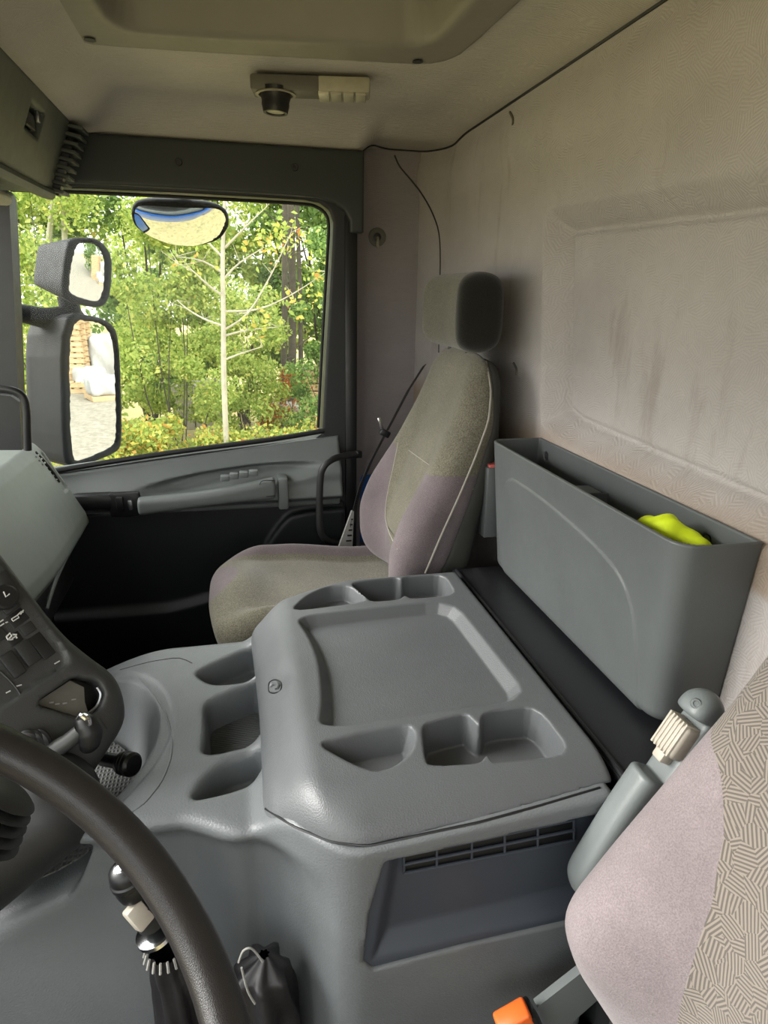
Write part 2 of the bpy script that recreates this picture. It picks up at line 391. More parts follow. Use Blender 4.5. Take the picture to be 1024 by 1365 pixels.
# curved joint between pillar lining and rear wall lining
J = [at(*p, Y=1.93) for p in [(526, 207), (533, 222), (548, 240), (562, 258), (576, 283), (585, 310), (587, 345), (586, 400), (585, 470)]]
walls = [bpy.data.objects['wall_rear'], wall_pillar]
pts = on(walls, [(526, 207), (533, 222), (548, 240), (562, 258), (576, 283), (585, 310), (587, 345), (586, 400), (585, 470)], .001)
o = B().tube(pts, .0022, 6, 4).build('trim_1', M['dark']); tag(o, kind='structure')
# black gasket where headliner meets walls
pts = [(wall_x(y, .39)-.002, y, ceil_z(wall_x(y, .39), y)-.001) for y in np.linspace(-.1, 1.955, 40)]
pts += [(x, 1.972-.055*(1-ss(.36, .46, x)), ceil_z(x, 1.97)-.001) for x in np.linspace(.54, .36, 10)]
o = B().tube(pts, .0028, 6, 3).build('trim_2', M['dark']); tag(o, kind='structure')
# floor edge under the front: low bulkhead beneath the dashboard
o = B().box((-.80, .78, -.95), (.02, 1.20, .32), .004).build('wall_front', M['doorshade']); tag(o, kind='structure')

# ================================================================ DOOR
door = empty('door_1', (0, YD, -1.1)); tag(door, kind='structure')
WIN = px2([(14, 250), (230, 262), (440, 274), (428, 582), (260, 602), (96, 628), (24, 628)], 1, Y=YD)
WIN[0] = (-.505, .222); WIN[-1] = (-.60, -.47); WIN[0] = (-.52, .225)
WINc = px2([(-60, 250), (120, 254), (230, 259), (340, 265), (405, 269), (425, 273), (437, 282), (442, 297), (441, 330), (434, 450), (428, 570), (427, 577), (420, 582), (340, 592), (260, 602), (96, 626), (-60, 648)], 1, Y=YD)
def frame_f(x, y, z):
    d = poly2(WINc, x, z)
    slab = np.maximum(np.abs(y-(YD+.035))-.04, np.maximum(np.maximum(x-.335, -.70-x), np.maximum(z-.345, -1.2-z)))
    slab = smax(slab, -(d-.004), .006)
    step = np.maximum(np.abs(y-(YD-.03))-.028, -(d-.030))     # inner rubber rebate in front of the frame
    return slab
fr = sdf_mesh('window_frame', frame_f, (-.71, YD-.02, -.66), (.345, YD+.09, .352), .0045, M['dark'], door)
def hdr_f(x, y, z):
    d = poly2(chaikin([(-.66, .205), (.20, .205), (.305, .200), (.305, .12), (.305, -1.3), (.275, -1.3), (.275, .10), (.262, .172), (.2, .205)], 0), x, z)
    body = np.maximum(np.maximum(-.68-x, x-.352), np.maximum(z-.343, .15-z)); hole = poly2(chaikin([(-.8, .235), (.10, .235), (.315, .225), (.318, .1), (.318, -.2), (-.8, -.2)], 2), x, z)
    s = smax(body, -hole, .004); return smax(s, np.abs(y-(YD-.012))-.016, .006)
hd = sdf_mesh('header_trim', hdr_f, (-.69, YD-.035, .14), (.36, YD+.02, .35), .0045, M['header'], door)
for (x, y) in ((238, 216), (393, 223)):
    p = at(x, y, Y=YD-.0295); B().lathe([(.0, -.002), (.0045, -.002), (.0052, .001), (.0078, .0012), (.0092, -.001)], p, (0, -1, 0), 20).build('screw', M['panel'], door)
# rear upright of the frame and rubber seal
B().box((.322, YD+.01, -.42), (.018, .02, .62), .006).build('door_edge_seal', M['black'], door)
B().tube([at(x, y, Y=YD+.004) for x, y in [(14, 253), (120, 257), (230, 262), (340, 268), (405, 272), (422, 276), (433, 284), (438, 298), (437, 330), (430, 450), (424, 570)]], .0042, 8, 3).build('window_seal', M['rubber'], door)
P = [at(x, y, Y=YD+.045) for x, y in [(0, 240), (470, 262), (455, 590), (0, 650)]]
B().prism(P, (0, .004, 0)).build('pane', M['glass'], door)
# door skin outside, painted blue
B().box((-.15, YD+.13, -1.15), (.62, .02, .60), .015).build('outer_skin', M['blue'], door)
# sill + inner panel: swelling top with a long hollow for the pull handle
def sillz(x): return -.478+.0*x+(x+.5)*.112
def ypan(x, z):
    """inner surface Y of door panel"""
    zs = sillz(x)
    y = YD-.012-.060*ss(0, -.10, z-zs)
    y = y-.018*ss(-.11, -.17, z-zs)                      # swell down to arm line
    lo = -.570+.02*(x+.3)
    y = y+.060*ss(.012, -.018, z-lo)                     # undercut below the arm line
    # long scoop behind the pull
    d = np.hypot((x+.02)/.23, (z-(zs-.072))/.026)
    y = y+.030*(1-ss(.7, 1.25, d))
    k = (x+.36)/.5
    y = y+.010*np.exp(-((z-(zs-.055-.10*np.clip(.1-x, 0, .5)))/.012)**2)*ss(.10, -.05, x)
    return y
def dp_f(x, y, z): return np.maximum(np.maximum(ypan(x, z)-y, y-(YD+.10)), np.maximum(np.maximum(z-sillz(x), -.592-z), np.maximum(-.70-x, x-.285)))
panel_up = sdf_mesh('upper_panel', dp_f, (-.71, 1.70, -.66), (.295, YD+.11, -.36), .005, M['doortrim'], door)
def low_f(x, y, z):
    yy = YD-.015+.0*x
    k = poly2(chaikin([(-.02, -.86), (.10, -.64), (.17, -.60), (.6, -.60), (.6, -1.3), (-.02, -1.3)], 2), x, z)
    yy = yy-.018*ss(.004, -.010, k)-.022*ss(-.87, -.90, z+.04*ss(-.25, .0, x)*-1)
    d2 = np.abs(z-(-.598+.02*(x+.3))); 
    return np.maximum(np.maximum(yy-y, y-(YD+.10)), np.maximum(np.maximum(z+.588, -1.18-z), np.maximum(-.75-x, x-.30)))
sdf_mesh('lower_panel', low_f, (-.76, 1.78, -1.19), (.31, YD+.11, -.58), .007, M['doorshade'], door)
# inner weather strip at the window sill
B().tube([at(x, y, Y=YD-.006) for x, y in [(60, 632), (96, 624), (230, 603), (360, 586), (432, 574)]], .0075, 8, 3).build('sill_seal', M['rubber'], door)
# pull handle / arm bar
AR = [at(x, y, Y=1.755) for x, y in [(186, 673), (230, 668), (290, 659), (345, 649), (366, 645)]]
def bar_f(x, y, z):
    t = np.clip((x+.262)/.352, 0, 1); zc = -.546+.034*t+.0*y; hz = .024+.006*t-.006*np.sin(np.pi*t); yc = 1.752-.012*np.sin(np.pi*t)
    d = smax(np.abs(z-zc)-hz, np.abs(y-yc)-.020, .018); return smax(d, np.maximum(-.268-x, x-.094), .010)
pull = sdf_mesh('pull_handle', bar_f, (-.28, 1.70, -.60), (.105, 1.80, -.46), .004, M['doortrim'], door)
B().tube([at(x, y, Y=1.731) for x, y in [(367, 661), (352, 661), (346, 653), (348, 642), (358, 640), (367, 641)]], .0012, 6, 3).build('end_cap_joint', M['dark'], pull)
B().box(at(377, 655, Y=1.775), (.014, .03, .045), .006).build('handle_mount', M['doortrim'], door)
gp = B()
for x, y, a in [(300, 637, .9), (312, 634, 1), (325, 632, 1), (338, 630, .9)]:
    c = at(x, y, Y=1.765); gp.box(c, (.012, .012, .004*a+.004), .003)
gp.build('release_lever', M['doortrim'], door)
cw = B().box(at(167, 672, Y=1.768), (.040, .012, .034), .008).build('switch_recess', M['black'], door)
B().box(at(160, 671, Y=1.752), (.009, .006, .018), .003).build('window_switch', M['black'], cw)
B().box(at(174, 673, Y=1.752), (.006, .006, .014), .003).build('window_switch_key', M['steel'], cw)
B().box(at(126, 668, Y=1.775), (.055, .02, .022), .012).build('arm_front_cap', M['black'], door)

# front pillar beside the window
PA = [at(x, y, Y=YD-.02) for x, y in [(-90, 236), (6, 252), (12, 262), (20, 420), (27, 600), (27, 640), (-90, 660)]]
o = B().prism(PA, (0, .06, 0)).build('trim_3', M['dark']); tag(o, kind='structure')
# ================================================================ overhead locker above windscreen
oh = empty('overhead_locker', (-.40, 1.2, .2)); tag(oh, 'grey-green overhead locker with recessed catch and slatted end, at the top left', 'locker')
PRO = np.array([(-.312, .352), (-.318, .336), (-.372, .205), (-.385, .196), (-.60, .200), (-.60, .36)])
def oh_f(x, y, z):
    d = poly2(PRO, x, z)+.004; d = smax(d, y-1.742, .012)
    for yc in (): pass
    c = np.maximum(np.abs(y-1.505)-.045, np.maximum(np.abs(z-.298)-.022, 0*x-1)); d = smax(d, -np.maximum(c, -.362-x), .004)
    return np.maximum(d, -.10-y)
body = sdf_mesh('locker_body', oh_f, (-.61, .60, .18), (-.295, 1.76, .365), .006, M['cupboard'], oh)
for i in range(9):
    t = i/8; zc = .340-.128*t; xc = -.312-.056*t
    B().box((xc-.01, 1.752, zc-.004), (.030, .034-.003*i/8, .0035), .0012, Matrix.Rotation(.18, 3, 'Y')).build('slat', M['cupboard'], oh)
B().box((-.385, 1.757, .275), (.048, .012, .066), .003, Matrix.Rotation(.38, 3, 'Y')).build('grille_backing', M['black'], oh)
B().box((-.352, 1.505, .298), (.006, .030, .014), .003).build('catch', M['dark'], oh)
B().box((-.342, 1.540, .313), (.004, .006, .012), .001).build('catch_hinge', M['steel'], oh)
B().tube([(-.378, .7, .190), (-.378, 1.2, .190), (-.377, 1.60, .193), (-.377, 1.72, .197)], .012, 10, 3).build('lower_lip', M['cupboard'], oh)
# sun visor stub under it
o = B().box((-.47, 1.35, .170), (.045, .26, .012), .010, None, 3).build('sun_visor', M['lamp_beige']); tag(o, 'pale sun visor edge folded up under the overhead locker', 'visor')

# ================================================================ roof hatch, lamp
ht = empty('roof_hatch', (.1, .9, .41)); tag(ht, 'large rounded roof hatch panel set in the headliner, dished in the middle', 'hatch')
HO = chaikin([(-.262, .2), (-.262, 1.25), (-.262, 1.41), (-.12, 1.41), (.28, 1.365), (.40, 1.35), (.432, 1.24), (.432, .2)], 2)
def ht_f(x, y, z):
    do = poly2(HO, x, y); di = poly2(HI, x, y)
    d = smax(do, np.maximum(.400-z, z-.48), .006)
    cav = np.maximum(di+(z-.40)*.40, z-.470); return smax(d, -cav, .012)
sdf_mesh('hatch_panel', ht_f, (-.27, .19, .392), (.44, 1.42, .485), .006, M['hatch'], ht)
for x, y in ((120, 52), (557, 81)):
    B().lathe([(0, -.001), (.004, -.001), (.009, .0006), (.010, .002)], at(x, y, Z=.399), (0, 0, -1), 18).build('screw', M['dark'], ht)
lm = empty('ceiling_lamp', (.18, 1.55, .40)); tag(lm, 'ceiling reading lamp with black swivel spotlight and ribbed beige lens', 'lamp')
ZL = .372
a, b_, c_, d_ = (at(*p, Z=ZL) for p in [(338, 116), (500, 121), (487, 137), (335, 134)])
cl = (a+b_+c_+d_)/4; ang = math.atan2((b_-a)[1], (b_-a)[0]); Rz = np.array([[math.cos(ang), -math.sin(ang), 0], [math.sin(ang), math.cos(ang), 0], [0, 0, 1]])
L = np.linalg.norm(b_-a)/2; W = .030; ux = Rz@[1, 0, 0]; uy = Rz@[0, 1, 0]
B().box(cl+ux*(-L*.42)+np.array([0, 0, .014]), (L*.58, W, .014), .005, Rz).build('spot_housing', M['lamp_grey'], lm)
B().box(cl+ux*(L*.56)+np.array([0, 0, .014]), (L*.44, W, .014), .005, Rz).build('lens_housing', M['lamp_beige'], lm)
for i, (p, q) in enumerate([(.13, .31), (.34, .52), (.55, .73), (.76, .93)]):
    B().box(cl+ux*L*(p+q)/2+np.array([0, 0, -.001]), (L*(q-p)/2, W*.93, .003), .0015, Rz).build('lens_rib', M['lamp_lens'] if i == 0 else M['lamp_beige'], lm)
sp = cl+ux*(-L*.60)-uy*.004
so_ = B().lathe([(.032, .008), (.030, -.004), (.027, -.014), (.0275, -.020), (.024, -.034), (.019, -.034), (.017, -.028), (0, -.028)], sp, nrm([.05, .02, 1]), 28).build('spotlight', M['black'], lm)
B().lathe([(0, -.0285), (.0185, -.0285), (.0185, -.031), (.0, -.032)], sp, nrm([.05, .02, 1]), 24).build('spotlight_lens', M['lamp_lens'], so_)
B().lathe([(.038, .0), (.040, -.0025), (.034, -.003), (.033, 0)], sp, (0, 0, 1), 28).build('spotlight_bezel', M['lamp_beige'], lm)
# coat hook
ck = empty('coat_hook', at(503, 316, Y=1.98)); tag(ck, 'small round coat hook on the fabric wall behind the door', 'hook')
p = on([wall_pillar], [(503, 316)], .0)[0]
B().lathe([(.026, -.001), (.025, .004), (.020, .006), (.011, .005), (.009, .001), (0, .001)], p, (0, -1, 0), 28).build('rosette', M['lamp_grey'], ck)
B().lathe([(.0, .0065), (.006, .0065), (.010, .0055), (.010, .002)], p, (0, -1, 0), 18).build('hook_socket', M['black'], ck)
B().tube([p+[0, -.006, -.002], p+[-.003, -.022, -.012], p+[-.004, -.026, -.024], p+[-.002, -.024, -.031]], [.004, .0042, .0045, .003], 10, 4).build('peg', M['lamp_beige'], ck)
# small slots in the wall cloth
for x, y in ((682, 158), (687, 492)):
    q = on([bpy.data.objects['wall_rear']], [(x-2, y-8), (x+2, y), (x+2, y+8)], .001)
    o = B().tube(q, .003, 8, 3).build('wall_grommet', M['lamp_grey'])
    tag(o, 'small bent wire clip high on the rear wall fabric' if y < 300 else 'small dark clip on the rear wall beside the passenger headrest', 'clip')

# ================================================================ engine tunnel console
ZT = -.525
con = empty('engine_tunnel', (.1, .82, -1.16)); tag(con, 'wide grey engine tunnel housing with vent recess on its side, between the two seats', 'console')
def ztop(x, y):
    z = -.600+.036*ss(-.015, .045, x)+.022*np.clip((x-.1)/.3, 0, 1)-.085*ss(-.13, -.42, x)
    r = np.hypot(x+.315, (y-.85)*.92); z = z-.100*(1-ss(.140, .185, r))
    return z-.004*(1-ss(.196, .202, r))
def yside(x, z):
    """near side face of the tunnel; forward of x=.06 it is scooped away for the gear lever"""
    zz = np.clip((-.60-z)/.35, 0, 1.2)
    y = .533+.088*ss(.12, -.01, x)**1.4+.035*ss(-.02, -.10, x)
    return y+ss(.085, .02, x)*(.055*ss(.0, .22, zz)-.05*ss(.45, 1.2, zz))
VR = px2([(512, 1148), (600, 1128), (700, 1106), (806, 1082), (826, 1212), (760, 1226), (620, 1258), (497, 1290), (484, 1280), (492, 1215)], 1, Y=.536)
PK = {n: px2(chaikin(P, 2, .2), 2, Z=z) for n, P, z in [
    ('p1', [(259, 897), (290, 882), (336, 862), (352, 872), (352, 905), (290, 912), (275, 908)], -.60),
    ('p2', [(272, 938), (300, 925), (352, 905), (356, 950), (352, 988), (268, 1008), (274, 975)], -.60),
    ('p3', [(252, 1066), (272, 1036), (300, 1014), (352, 1000), (356, 1022), (336, 1044), (300, 1056)], -.60)]}
def body_f(x, y, z):
    d = smax(z-ztop(x, y), yside(x, z)-y, .009+.022*(1-ss(-.06, .03, x)))
    d = smax(d, y-1.088+.06*ss(-.62, -.9, z), .025); d = smax(d, x-.405, .01)
    for n, dep in (('p1', .045), ('p2', .055), ('p3', .045)):
        q = poly2(PK[n], x, y)
        d = smax(d, -np.maximum(q-(z+.60)*.10, -.60-dep-z), .009)
    d = np.maximum(d, -np.maximum(np.maximum(np.abs(x-.24)-.150, np.abs(y-.86)-.245), -.615-z))
    v = poly2(VR, x, z)
    return smax(d, -np.maximum(v, y-.566), .003)
bodyc = sdf_mesh('housing', body_f, (-.62, .50, -1.155), (.41, 1.10, -.53), .0048, M['tunnel'], con)
# slate coloured insert with two rows of five slots
IN = [at(x, y, Y=.556) for x, y in [(505, 1155), (806, 1092), (800, 1190), (760, 1198), (640, 1222), (524, 1250), (497, 1288), (484, 1280)]]
pl_ = px2(chaikin([(508, 1148), (812, 1080), (830, 1205), (500, 1285)], 0), 1, Y=.545)
SL0 = []
for r_ in range(2):
    for c_ in range(5):
        t0 = c_/5; t1 = (c_+1)/5
        p0 = np.array((540, 1144+r_*13.5)); p1 = np.array((768, 1098+r_*14.5)); a_ = p0+(p1-p0)*t0; b_ = p0+(p1-p0)*(t1-.015)
        SL0.append(px2([(a_[0]+2, a_[1]-0), (b_[0]-3, b_[1]-1), (b_[0]-3, b_[1]+7.5), (a_[0]+2, a_[1]+8)], 1, Y=.545))
def ins_f(x, y, z):
    zl = -.738+.042*(x-.111); xl = .131-.020*np.clip((-.595-z)/.155, 0, 1)
    yf = .5555-.0185*np.maximum(ss(.034, .004, z-zl), ss(.026, .002, x-xl))
    return np.maximum(np.maximum(yf-y, y-.575), poly2(VR, x, z)-.003)
insert = sdf_mesh('vent_insert', ins_f, (.09, .53, -.77), (.42, .58, -.565), .003, M['slate'], con)
def vl(t, a_, b_, Y): return at(538+t*228, a_+(b_-a_)*t, Y=Y)
B().prism([vl(0, 1141, 1094, .5545), vl(1, 1141, 1094, .5545), vl(1, 1163, 1119, .5545), vl(0, 1163, 1119, .5545)], (0, .001, 0)).build('vent_cavity', M['black'], con)
for a_, b_, r_ in ((1141, 1093, .0016), (1152.5, 1106.5, .0020), (1164, 1120, .0020)):
    B().tube([vl(0, a_, b_, .5525), vl(1, a_, b_, .5525)], r_, 8, 1).build('vent_bar', M['slate'], con)
for t in (.003, .195, .40, .592, .785, .997):
    B().tube([vl(t, 1141, 1093, .5530), vl(t, 1164, 1120, .5530)], .0016, 8, 1).build('vent_divider', M['slate'], con)
# rubbed mats
p2 = np.array([(x, y, -.6535) for x, y in PK['p2']]); c2 = p2.mean(0)
B().prism(c2+(p2-c2)*.93, (0, 0, .002)).build('pocket_mat', M['ribmat'], con)
th = np.linspace(0, 2*np.pi, 40, endpoint=False)
B().prism(np.stack([-.315+.140*np.cos(th), .85+.150*np.sin(th), -.704+0*th], 1), (0, 0, .0025)).build('bowl_mat', M['floormat'], con)
# --- the lid
lid = empty('console_lid', (.2, .84, -.56)); tag(lid, 'grey moulded console top with shallow tray, cup wells and side cubbies', 'console top')
LP = {n: px2(chaikin(P, 2, .18), 2, Z=ZT) for n, P in {
    'tray': [(393, 822), (480, 812), (602, 799), (650, 858), (708, 932), (570, 950), (424, 972), (429, 930), (424, 880), (412, 850)],
    'n1': [(420, 990), (480, 976), (546, 964), (555, 978), (549, 1003), (525, 1022), (500, 1028), (470, 1018)],
    'n2': [(562, 966), (590, 957), (622, 950), (634, 962), (640, 966), (643, 952), (660, 946), (716, 941), (764, 1004), (672, 1013), (656, 1014), (650, 1004), (640, 1016), (570, 1020), (566, 1005)],
    'f1': [(386, 815), (408, 794), (436, 781), (465, 780), (484, 792), (488, 802)],
    'f2': [(466, 777), (500, 772), (528, 769), (535, 772), (538, 770), (545, 768), (592, 765), (609, 793), (548, 798), (540, 793), (532, 799), (495, 802), (484, 792)]}.items()}
LO = np.array([(-.012, .50), (.42, .50), (.42, 1.16), (.03, 1.16), (.004, 1.09), (-.006, .95), (-.010, .8), (-.016, .66)])
def lidtop(x, y):
    z = ZT+0*x
    z = z-.052*ss(.075, -.012, x+0*y)**1.15                   # front slopes down to the low shelf
    z = z-.010*ss(.62, .53, y)
    return z
def lid_f(x, y, z):
    rx = .004
    n = (.538+.085*ss(.12, -.01, x)**1.4)                      # near edge swings in at the front corner
    f_ = 1.150-.085*ss(.22, -.02, x)
    d = smax(z-lidtop(x, y), (n-y)*.8, .045); d = smax(d, y-f_, .018); d = smax(d, x-.415, .010); d = smax(d, .003-x+.006*np.cos((y-.82)*6), .016)
    d = np.maximum(d, -.604+(.038+.022*np.clip((x-.1)/.3, 0, 1))*ss(.0, .05, x)*ss(.60, .588, y)-z)
    for nme, dep, k in (('tray', .017, .9), ('n1', .036, .35), ('n2', .046, .12), ('f1', .030, .25), ('f2', .046, .12)):
        q = poly2(LP[nme], x, y)
        d = smax(d, -np.maximum(q-(z-ZT)*k, ZT-dep-z), .0024)
    dm = np.hypot((x-.048)/.010, (y-.845)/.028)
    d = d+.004*np.exp(-dm**2)
    return d
lidm = sdf_mesh('lid_moulding', lid_f, (-.04, .50, -.605), (.42, 1.16, -.515), .0028, M['console'], lid)
B().tube(np.array(on([lidm], [(358, 915), (360, 909), (368, 906), (375, 911), (374, 920), (366, 924), (359, 922), (358, 915)], .0)), .0012, 6, 3).build('catch_joint', M['black'], lid)
B().tube(np.array(on([lidm], [(361, 915), (366, 911), (371, 914), (369, 919)], .001)), .0035, 8, 3).build('catch', M['console'], lid)
# joint between lid and housing
seam('lid_joint', [lidm, bodyc], [(354, 1078), (390, 1101), (440, 1122), (490, 1128), (560, 1113), (640, 1096), (720, 1074), (800, 1050)], .0016, M['black'], con, .0)
seam('bowl_crease', [bodyc], [(186, 904), (206, 926), (222, 952), (230, 985), (228, 1012), (216, 1042), (192, 1072), (158, 1094)], .0013, M['tunnel'], con, .0)
seam('panel_joint', [bodyc], [(160, 893), (200, 882), (240, 876), (256, 884)], .0010, M['dark'], con, .0)
# --- black shelf strip behind the lid
shf = B().box((.500, .845, -.552), (.078, .345, .010), .003).build('rear_shelf', M['shelf']); tag(shf, 'flat black shelf strip between console top and rear wall bin', 'shelf')
o = B().tube([(.428, .50, -.541), (.428, .8, -.541), (.428, 1.18, -.541)], .004, 8, 1).build('front_bead', M['shelf'], shf)
B().box((.315, YD+.09, -.45), (.028, .02, .70), .004).build('door_post_cover', M['dark'], door)
B().box((.51, .845, -.86), (.085, .34, .29), .01).build('shelf_support', M['dark'], shf)

# ================================================================ bin on the rear wall
bn = empty('storage_bin', (.55, .9, -.535)); tag(bn, 'long grey plastic document bin fixed low on the rear wall', 'bin')
def bin_out(x, y, z, off):
    t = np.clip((z+.535)/.265, -.1, 1.1)
    xf = .512-.022*t; y0 = .622-.020*t; y1 = 1.185+.014*t
    d = smax(xf-x, y0-y, .036)
    d = smax(d, y-y1, .03); d = smax(d, x-.600, .004)
    return d
def bin_f(x, y, z):
    o_ = smax(bin_out(x, y, z, 0), -.535-z, .02); o_ = np.maximum(o_, z+.270)
    i_ = np.maximum(bin_out(x, y, z, 0)+.0055, -.525-z)
    d = np.maximum(o_, -i_)
    # embossed field on the long face
    e = poly2(BF, y, z); d = np.where(x < .545, d-.0022*(ss(.002, -.002, e)), d)
    for yy in (.69, 1.16):
        d = np.maximum(d, -np.maximum(np.hypot(y-yy, z+.300)-.0085, .590-x))
    return d
BF = chaikin([(1.150, -.60), (1.150, -.325), (1.0, -.318), (.80, -.335), (.70, -.36), (.668, -.45), (.66, -.60)], 3)
binm = sdf_mesh('bin_shell', bin_f, (.475, .590, -.542), (.606, 1.206, -.264), .0027, M['bin'], bn, proj=2)
B().box((.553, .93, -.405), (.043, .003, .098), .002).build('divider', M['bin'], bn)
B().box((.540, .945, -.306), (.040, .022, .003), .002).build('divider_flange', M['bin'], bn)
for yy in (.69, 1.16): B().lathe([(0, -.003), (.004, -.003), (.0065, 0), (.0065, .003)], (.5985, yy, -.300), (-1, 0, 0), 18).build('screw', M['steel'], bn)
def cloth(name, pts, rad, mat, label, cat):
    c = np.mean(pts, 0)
    def f(x, y, z):
        d = None
        for a, b in zip(pts[:-1], pts[1:]):
            a = np.array(a); b = np.array(b); e = b-a; t = np.clip(((x-a[0])*e[0]+(y-a[1])*e[1]+(z-a[2])*e[2])/e.dot(e), 0, 1)
            q = np.sqrt((x-a[0]-e[0]*t)**2+(y-a[1]-e[1]*t)**2+(z-a[2]-e[2]*t)**2)-rad
            d = q if d is None else smin(d, q, .02)
        return d+.002*np.sin(x*160+y*90)*np.sin(y*140+z*120)
    P = np.array(pts); return tag(sdf_mesh(name, f, P.min(0)-rad-.01, P.max(0)+rad+.01, .003, mat), label, cat)
cloth('rolled_vest', [(.568, .665, -.30), (.545, .705, -.287), (.540, .74, -.300), (.545, .78, -.34), (.55, .75, -.5)], .014, M['yellow'], 'fluorescent yellow rolled cloth sticking up inside the rear wall bin', 'cloth')
# small box behind the passenger seat
sb = empty('small_box', (.52, 1.25, -.5)); tag(sb, 'narrow grey box with a red top, tucked between passenger seat and bin', 'box')
B().box((.527, 1.223, -.408), (.034, .018, .076), .004).build('box_body', M['bin'], sb)
B().box((.527, 1.223, -.331), (.029, .014, .004), .002).build('red_lid', M['red'], sb)

# ================================================================ seats
def prof(z, pts):
    p = sorted(pts); xs = [a for a, b in p]; ys = [b for a, b in p]
    return np.interp(z, xs, ys)
zs_ = np.linspace(-.8, .1, 240)
def smoothprof(pts, w=13):
    y = prof(zs_, pts); k = np.hanning(w+2)[1:-1]; k /= k.sum(); yp = np.pad(y, w//2, mode='edge'); y = np.convolve(yp, k, 'valid')
    return lambda z: np.interp(z, zs_, y)
FRONT = smoothprof([(.1, .50), (-.10, .488), (-.14, .475), (-.24, .440), (-.34, .392), (-.45, .325), (-.52, .300), (-.60, .300), (-.66, .325), (-.8, .42)], 21)
CENT = smoothprof([(.1, .50), (-.12, .480), (-.24, .448), (-.34, .415), (-.45, .372), (-.55, .345), (-.66, .350), (-.8, .42)], 25)
BACK = smoothprof([(.1, .545), (-.14, .538), (-.30, .530), (-.45, .490), (-.60, .462), (-.8, .44)], 25)
SEAM = smoothprof([(.1, .505), (-.12, .500), (-.25, .503), (-.41, .450), (-.585, .385), (-.8, .36)], 21)
HW = smoothprof([(.1, .150), (-.12, .165), (-.25, .190), (-.40, .212), (-.52, .222), (-.62, .212), (-.8, .18)], 25)
WI = smoothprof([(.1, .3), (-.345, .25), (-.36, .125), (-.475, .095), (-.53, .082), (-.56, .03), (-.6, -.02), (-.8, -.05)], 3)
def seat_back(nm, root, mat, cy, dx, dz, ztp, zbt, h, kr=.065, wscale=1.0, WI=WI, FRONT=FRONT, CENT=CENT, HW=HW):
    def f(x, y, z):
        x_ = x-dx; z_ = z-dz; q = np.abs(y-cy)/wscale; W = HW(z_)
        t = np.clip(q/W, 0, 1.3); k = ss(.30, .80, t)
        xf = CENT(z_)*(1-k)+FRONT(z_)*k
        d = smax(xf-x_, q-W, kr); d = smax(d, z_-ztp+.25*q*q, .06); d = smax(d, x_-SEAM(z_)-.012, .02)
        return smax(d, zbt-z_, .05)
    o = sdf_mesh('backrest', f, (.22+dx, cy-.26*wscale, zbt+dz-.01), (.53+dx, cy+.26*wscale, ztp+dz+.01), h, mat, root)
    co = np.zeros(len(o.data.vertices)*3, np.float32); o.data.vertices.foreach_get('co', co); co = co.reshape(-1, 3)
    q = np.abs(co[:, 1]-cy)/wscale; z_ = co[:, 2]-dz
    zone = np.clip(.5+(WI(z_)-q)*30, 0, 1)
    at_ = o.data.attributes.new('zone', 'FLOAT', 'POINT'); at_.data.foreach_set('value', zone.astype(np.float32))
    def fs(x, y, z):
        x_ = x-dx; z_ = z-dz; q = np.abs(y-cy)/wscale; W = HW(z_)-.004
        d = smax(q-W, z_-ztp+.02+.25*q*q, .05); d = smax(d, x_-BACK(z_), .035); d = smax(d, SEAM(z_)+.006-x_, .008); return smax(d, zbt-z_, .01)
    sdf_mesh('back_shell', fs, (.34+dx, cy-.26*wscale, zbt+dz-.01), (.56+dx, cy+.26*wscale, ztp+dz+.01), h*1.2, M['seatshell'], root)
    return o
ps = empty('passenger_seat', (.2, 1.42, -1.16)); tag(ps, 'grey velour passenger seat with high backrest, standing beside the far door', 'seat')
SY = 1.42
pb = seat_back('p', ps, M['seat_p'], SY, 0, 0, -.102, -.67, .006)
def head_f(x, y, z):
    q = (x-.505)-.02*np.cos((y-1.44)*9)+.02; zz = z+.034
    d = smax(np.abs(q)-.040-.010*np.cos(zz*14), np.abs(y-1.43)-.142-.010*np.cos(zz*14), .028); d = smax(d, np.abs(zz)-.080, .040)
    return d
hr = sdf_mesh('headrest', head_f, (.41, 1.26, -.13), (.58, 1.62, .07), .005, M['seat_h'], ps)
at_ = hr.data.attributes.new('zone', 'FLOAT', 'POINT'); at_.data.foreach_set('value', np.array([min(1, max(0, .5+(v.co.y-1.312)*60)) for v in hr.data.vertices], np.float32))
B().tube([(.50, 1.38, -.13), (.50, 1.38, -.09)], .008, 10, 1).build('headrest_post', M['black'], ps)
B().tube([(.50, 1.50, -.13), (.50, 1.50, -.09)], .008, 10, 1).build('headrest_post', M['black'], ps)
def cush_f(x, y, z):
    q = y-SY; top = -.648+.030*ss(.13, .18, np.abs(q))*ss(-.06, .05, x)+.028*np.exp(-((x+.01)/.06)**2)*np.exp(-(q/.12)**2)-.02*ss(.10, .3, x)
    fx = -.112+.9*np.maximum(np.abs(q)-.05, 0)**1.6
    d = smax(z-top, fx-x, .085); d = smax(d, np.abs(q)-.215, .06); d = smax(d, x-.40, .04); return smax(d, -.80-z+.12*ss(.0, -.1, x), .05)
cu = sdf_mesh('seat_cushion', cush_f, (-.14, 1.19, -.82), (.42, 1.65, -.57), .006, M['seat_p'], ps)
co = np.array([v.co[:] for v in cu.data.vertices]); q = np.abs(co[:, 1]-SY)
pa = np.hypot((co[:, 0]+.095)/.055, (co[:, 1]-1.43)/.10)
zone = np.clip(.5+(.150-q*(co[:, 1] > SY))*30, 0, 1)*np.clip(.5+(np.hypot((co[:, 0]+.085)/.07, (co[:, 1]-1.45)/.085)-1)*3, 0, 1)
at_ = cu.data.attributes.new('zone', 'FLOAT', 'POINT'); at_.data.foreach_set('value', zone.astype(np.float32))
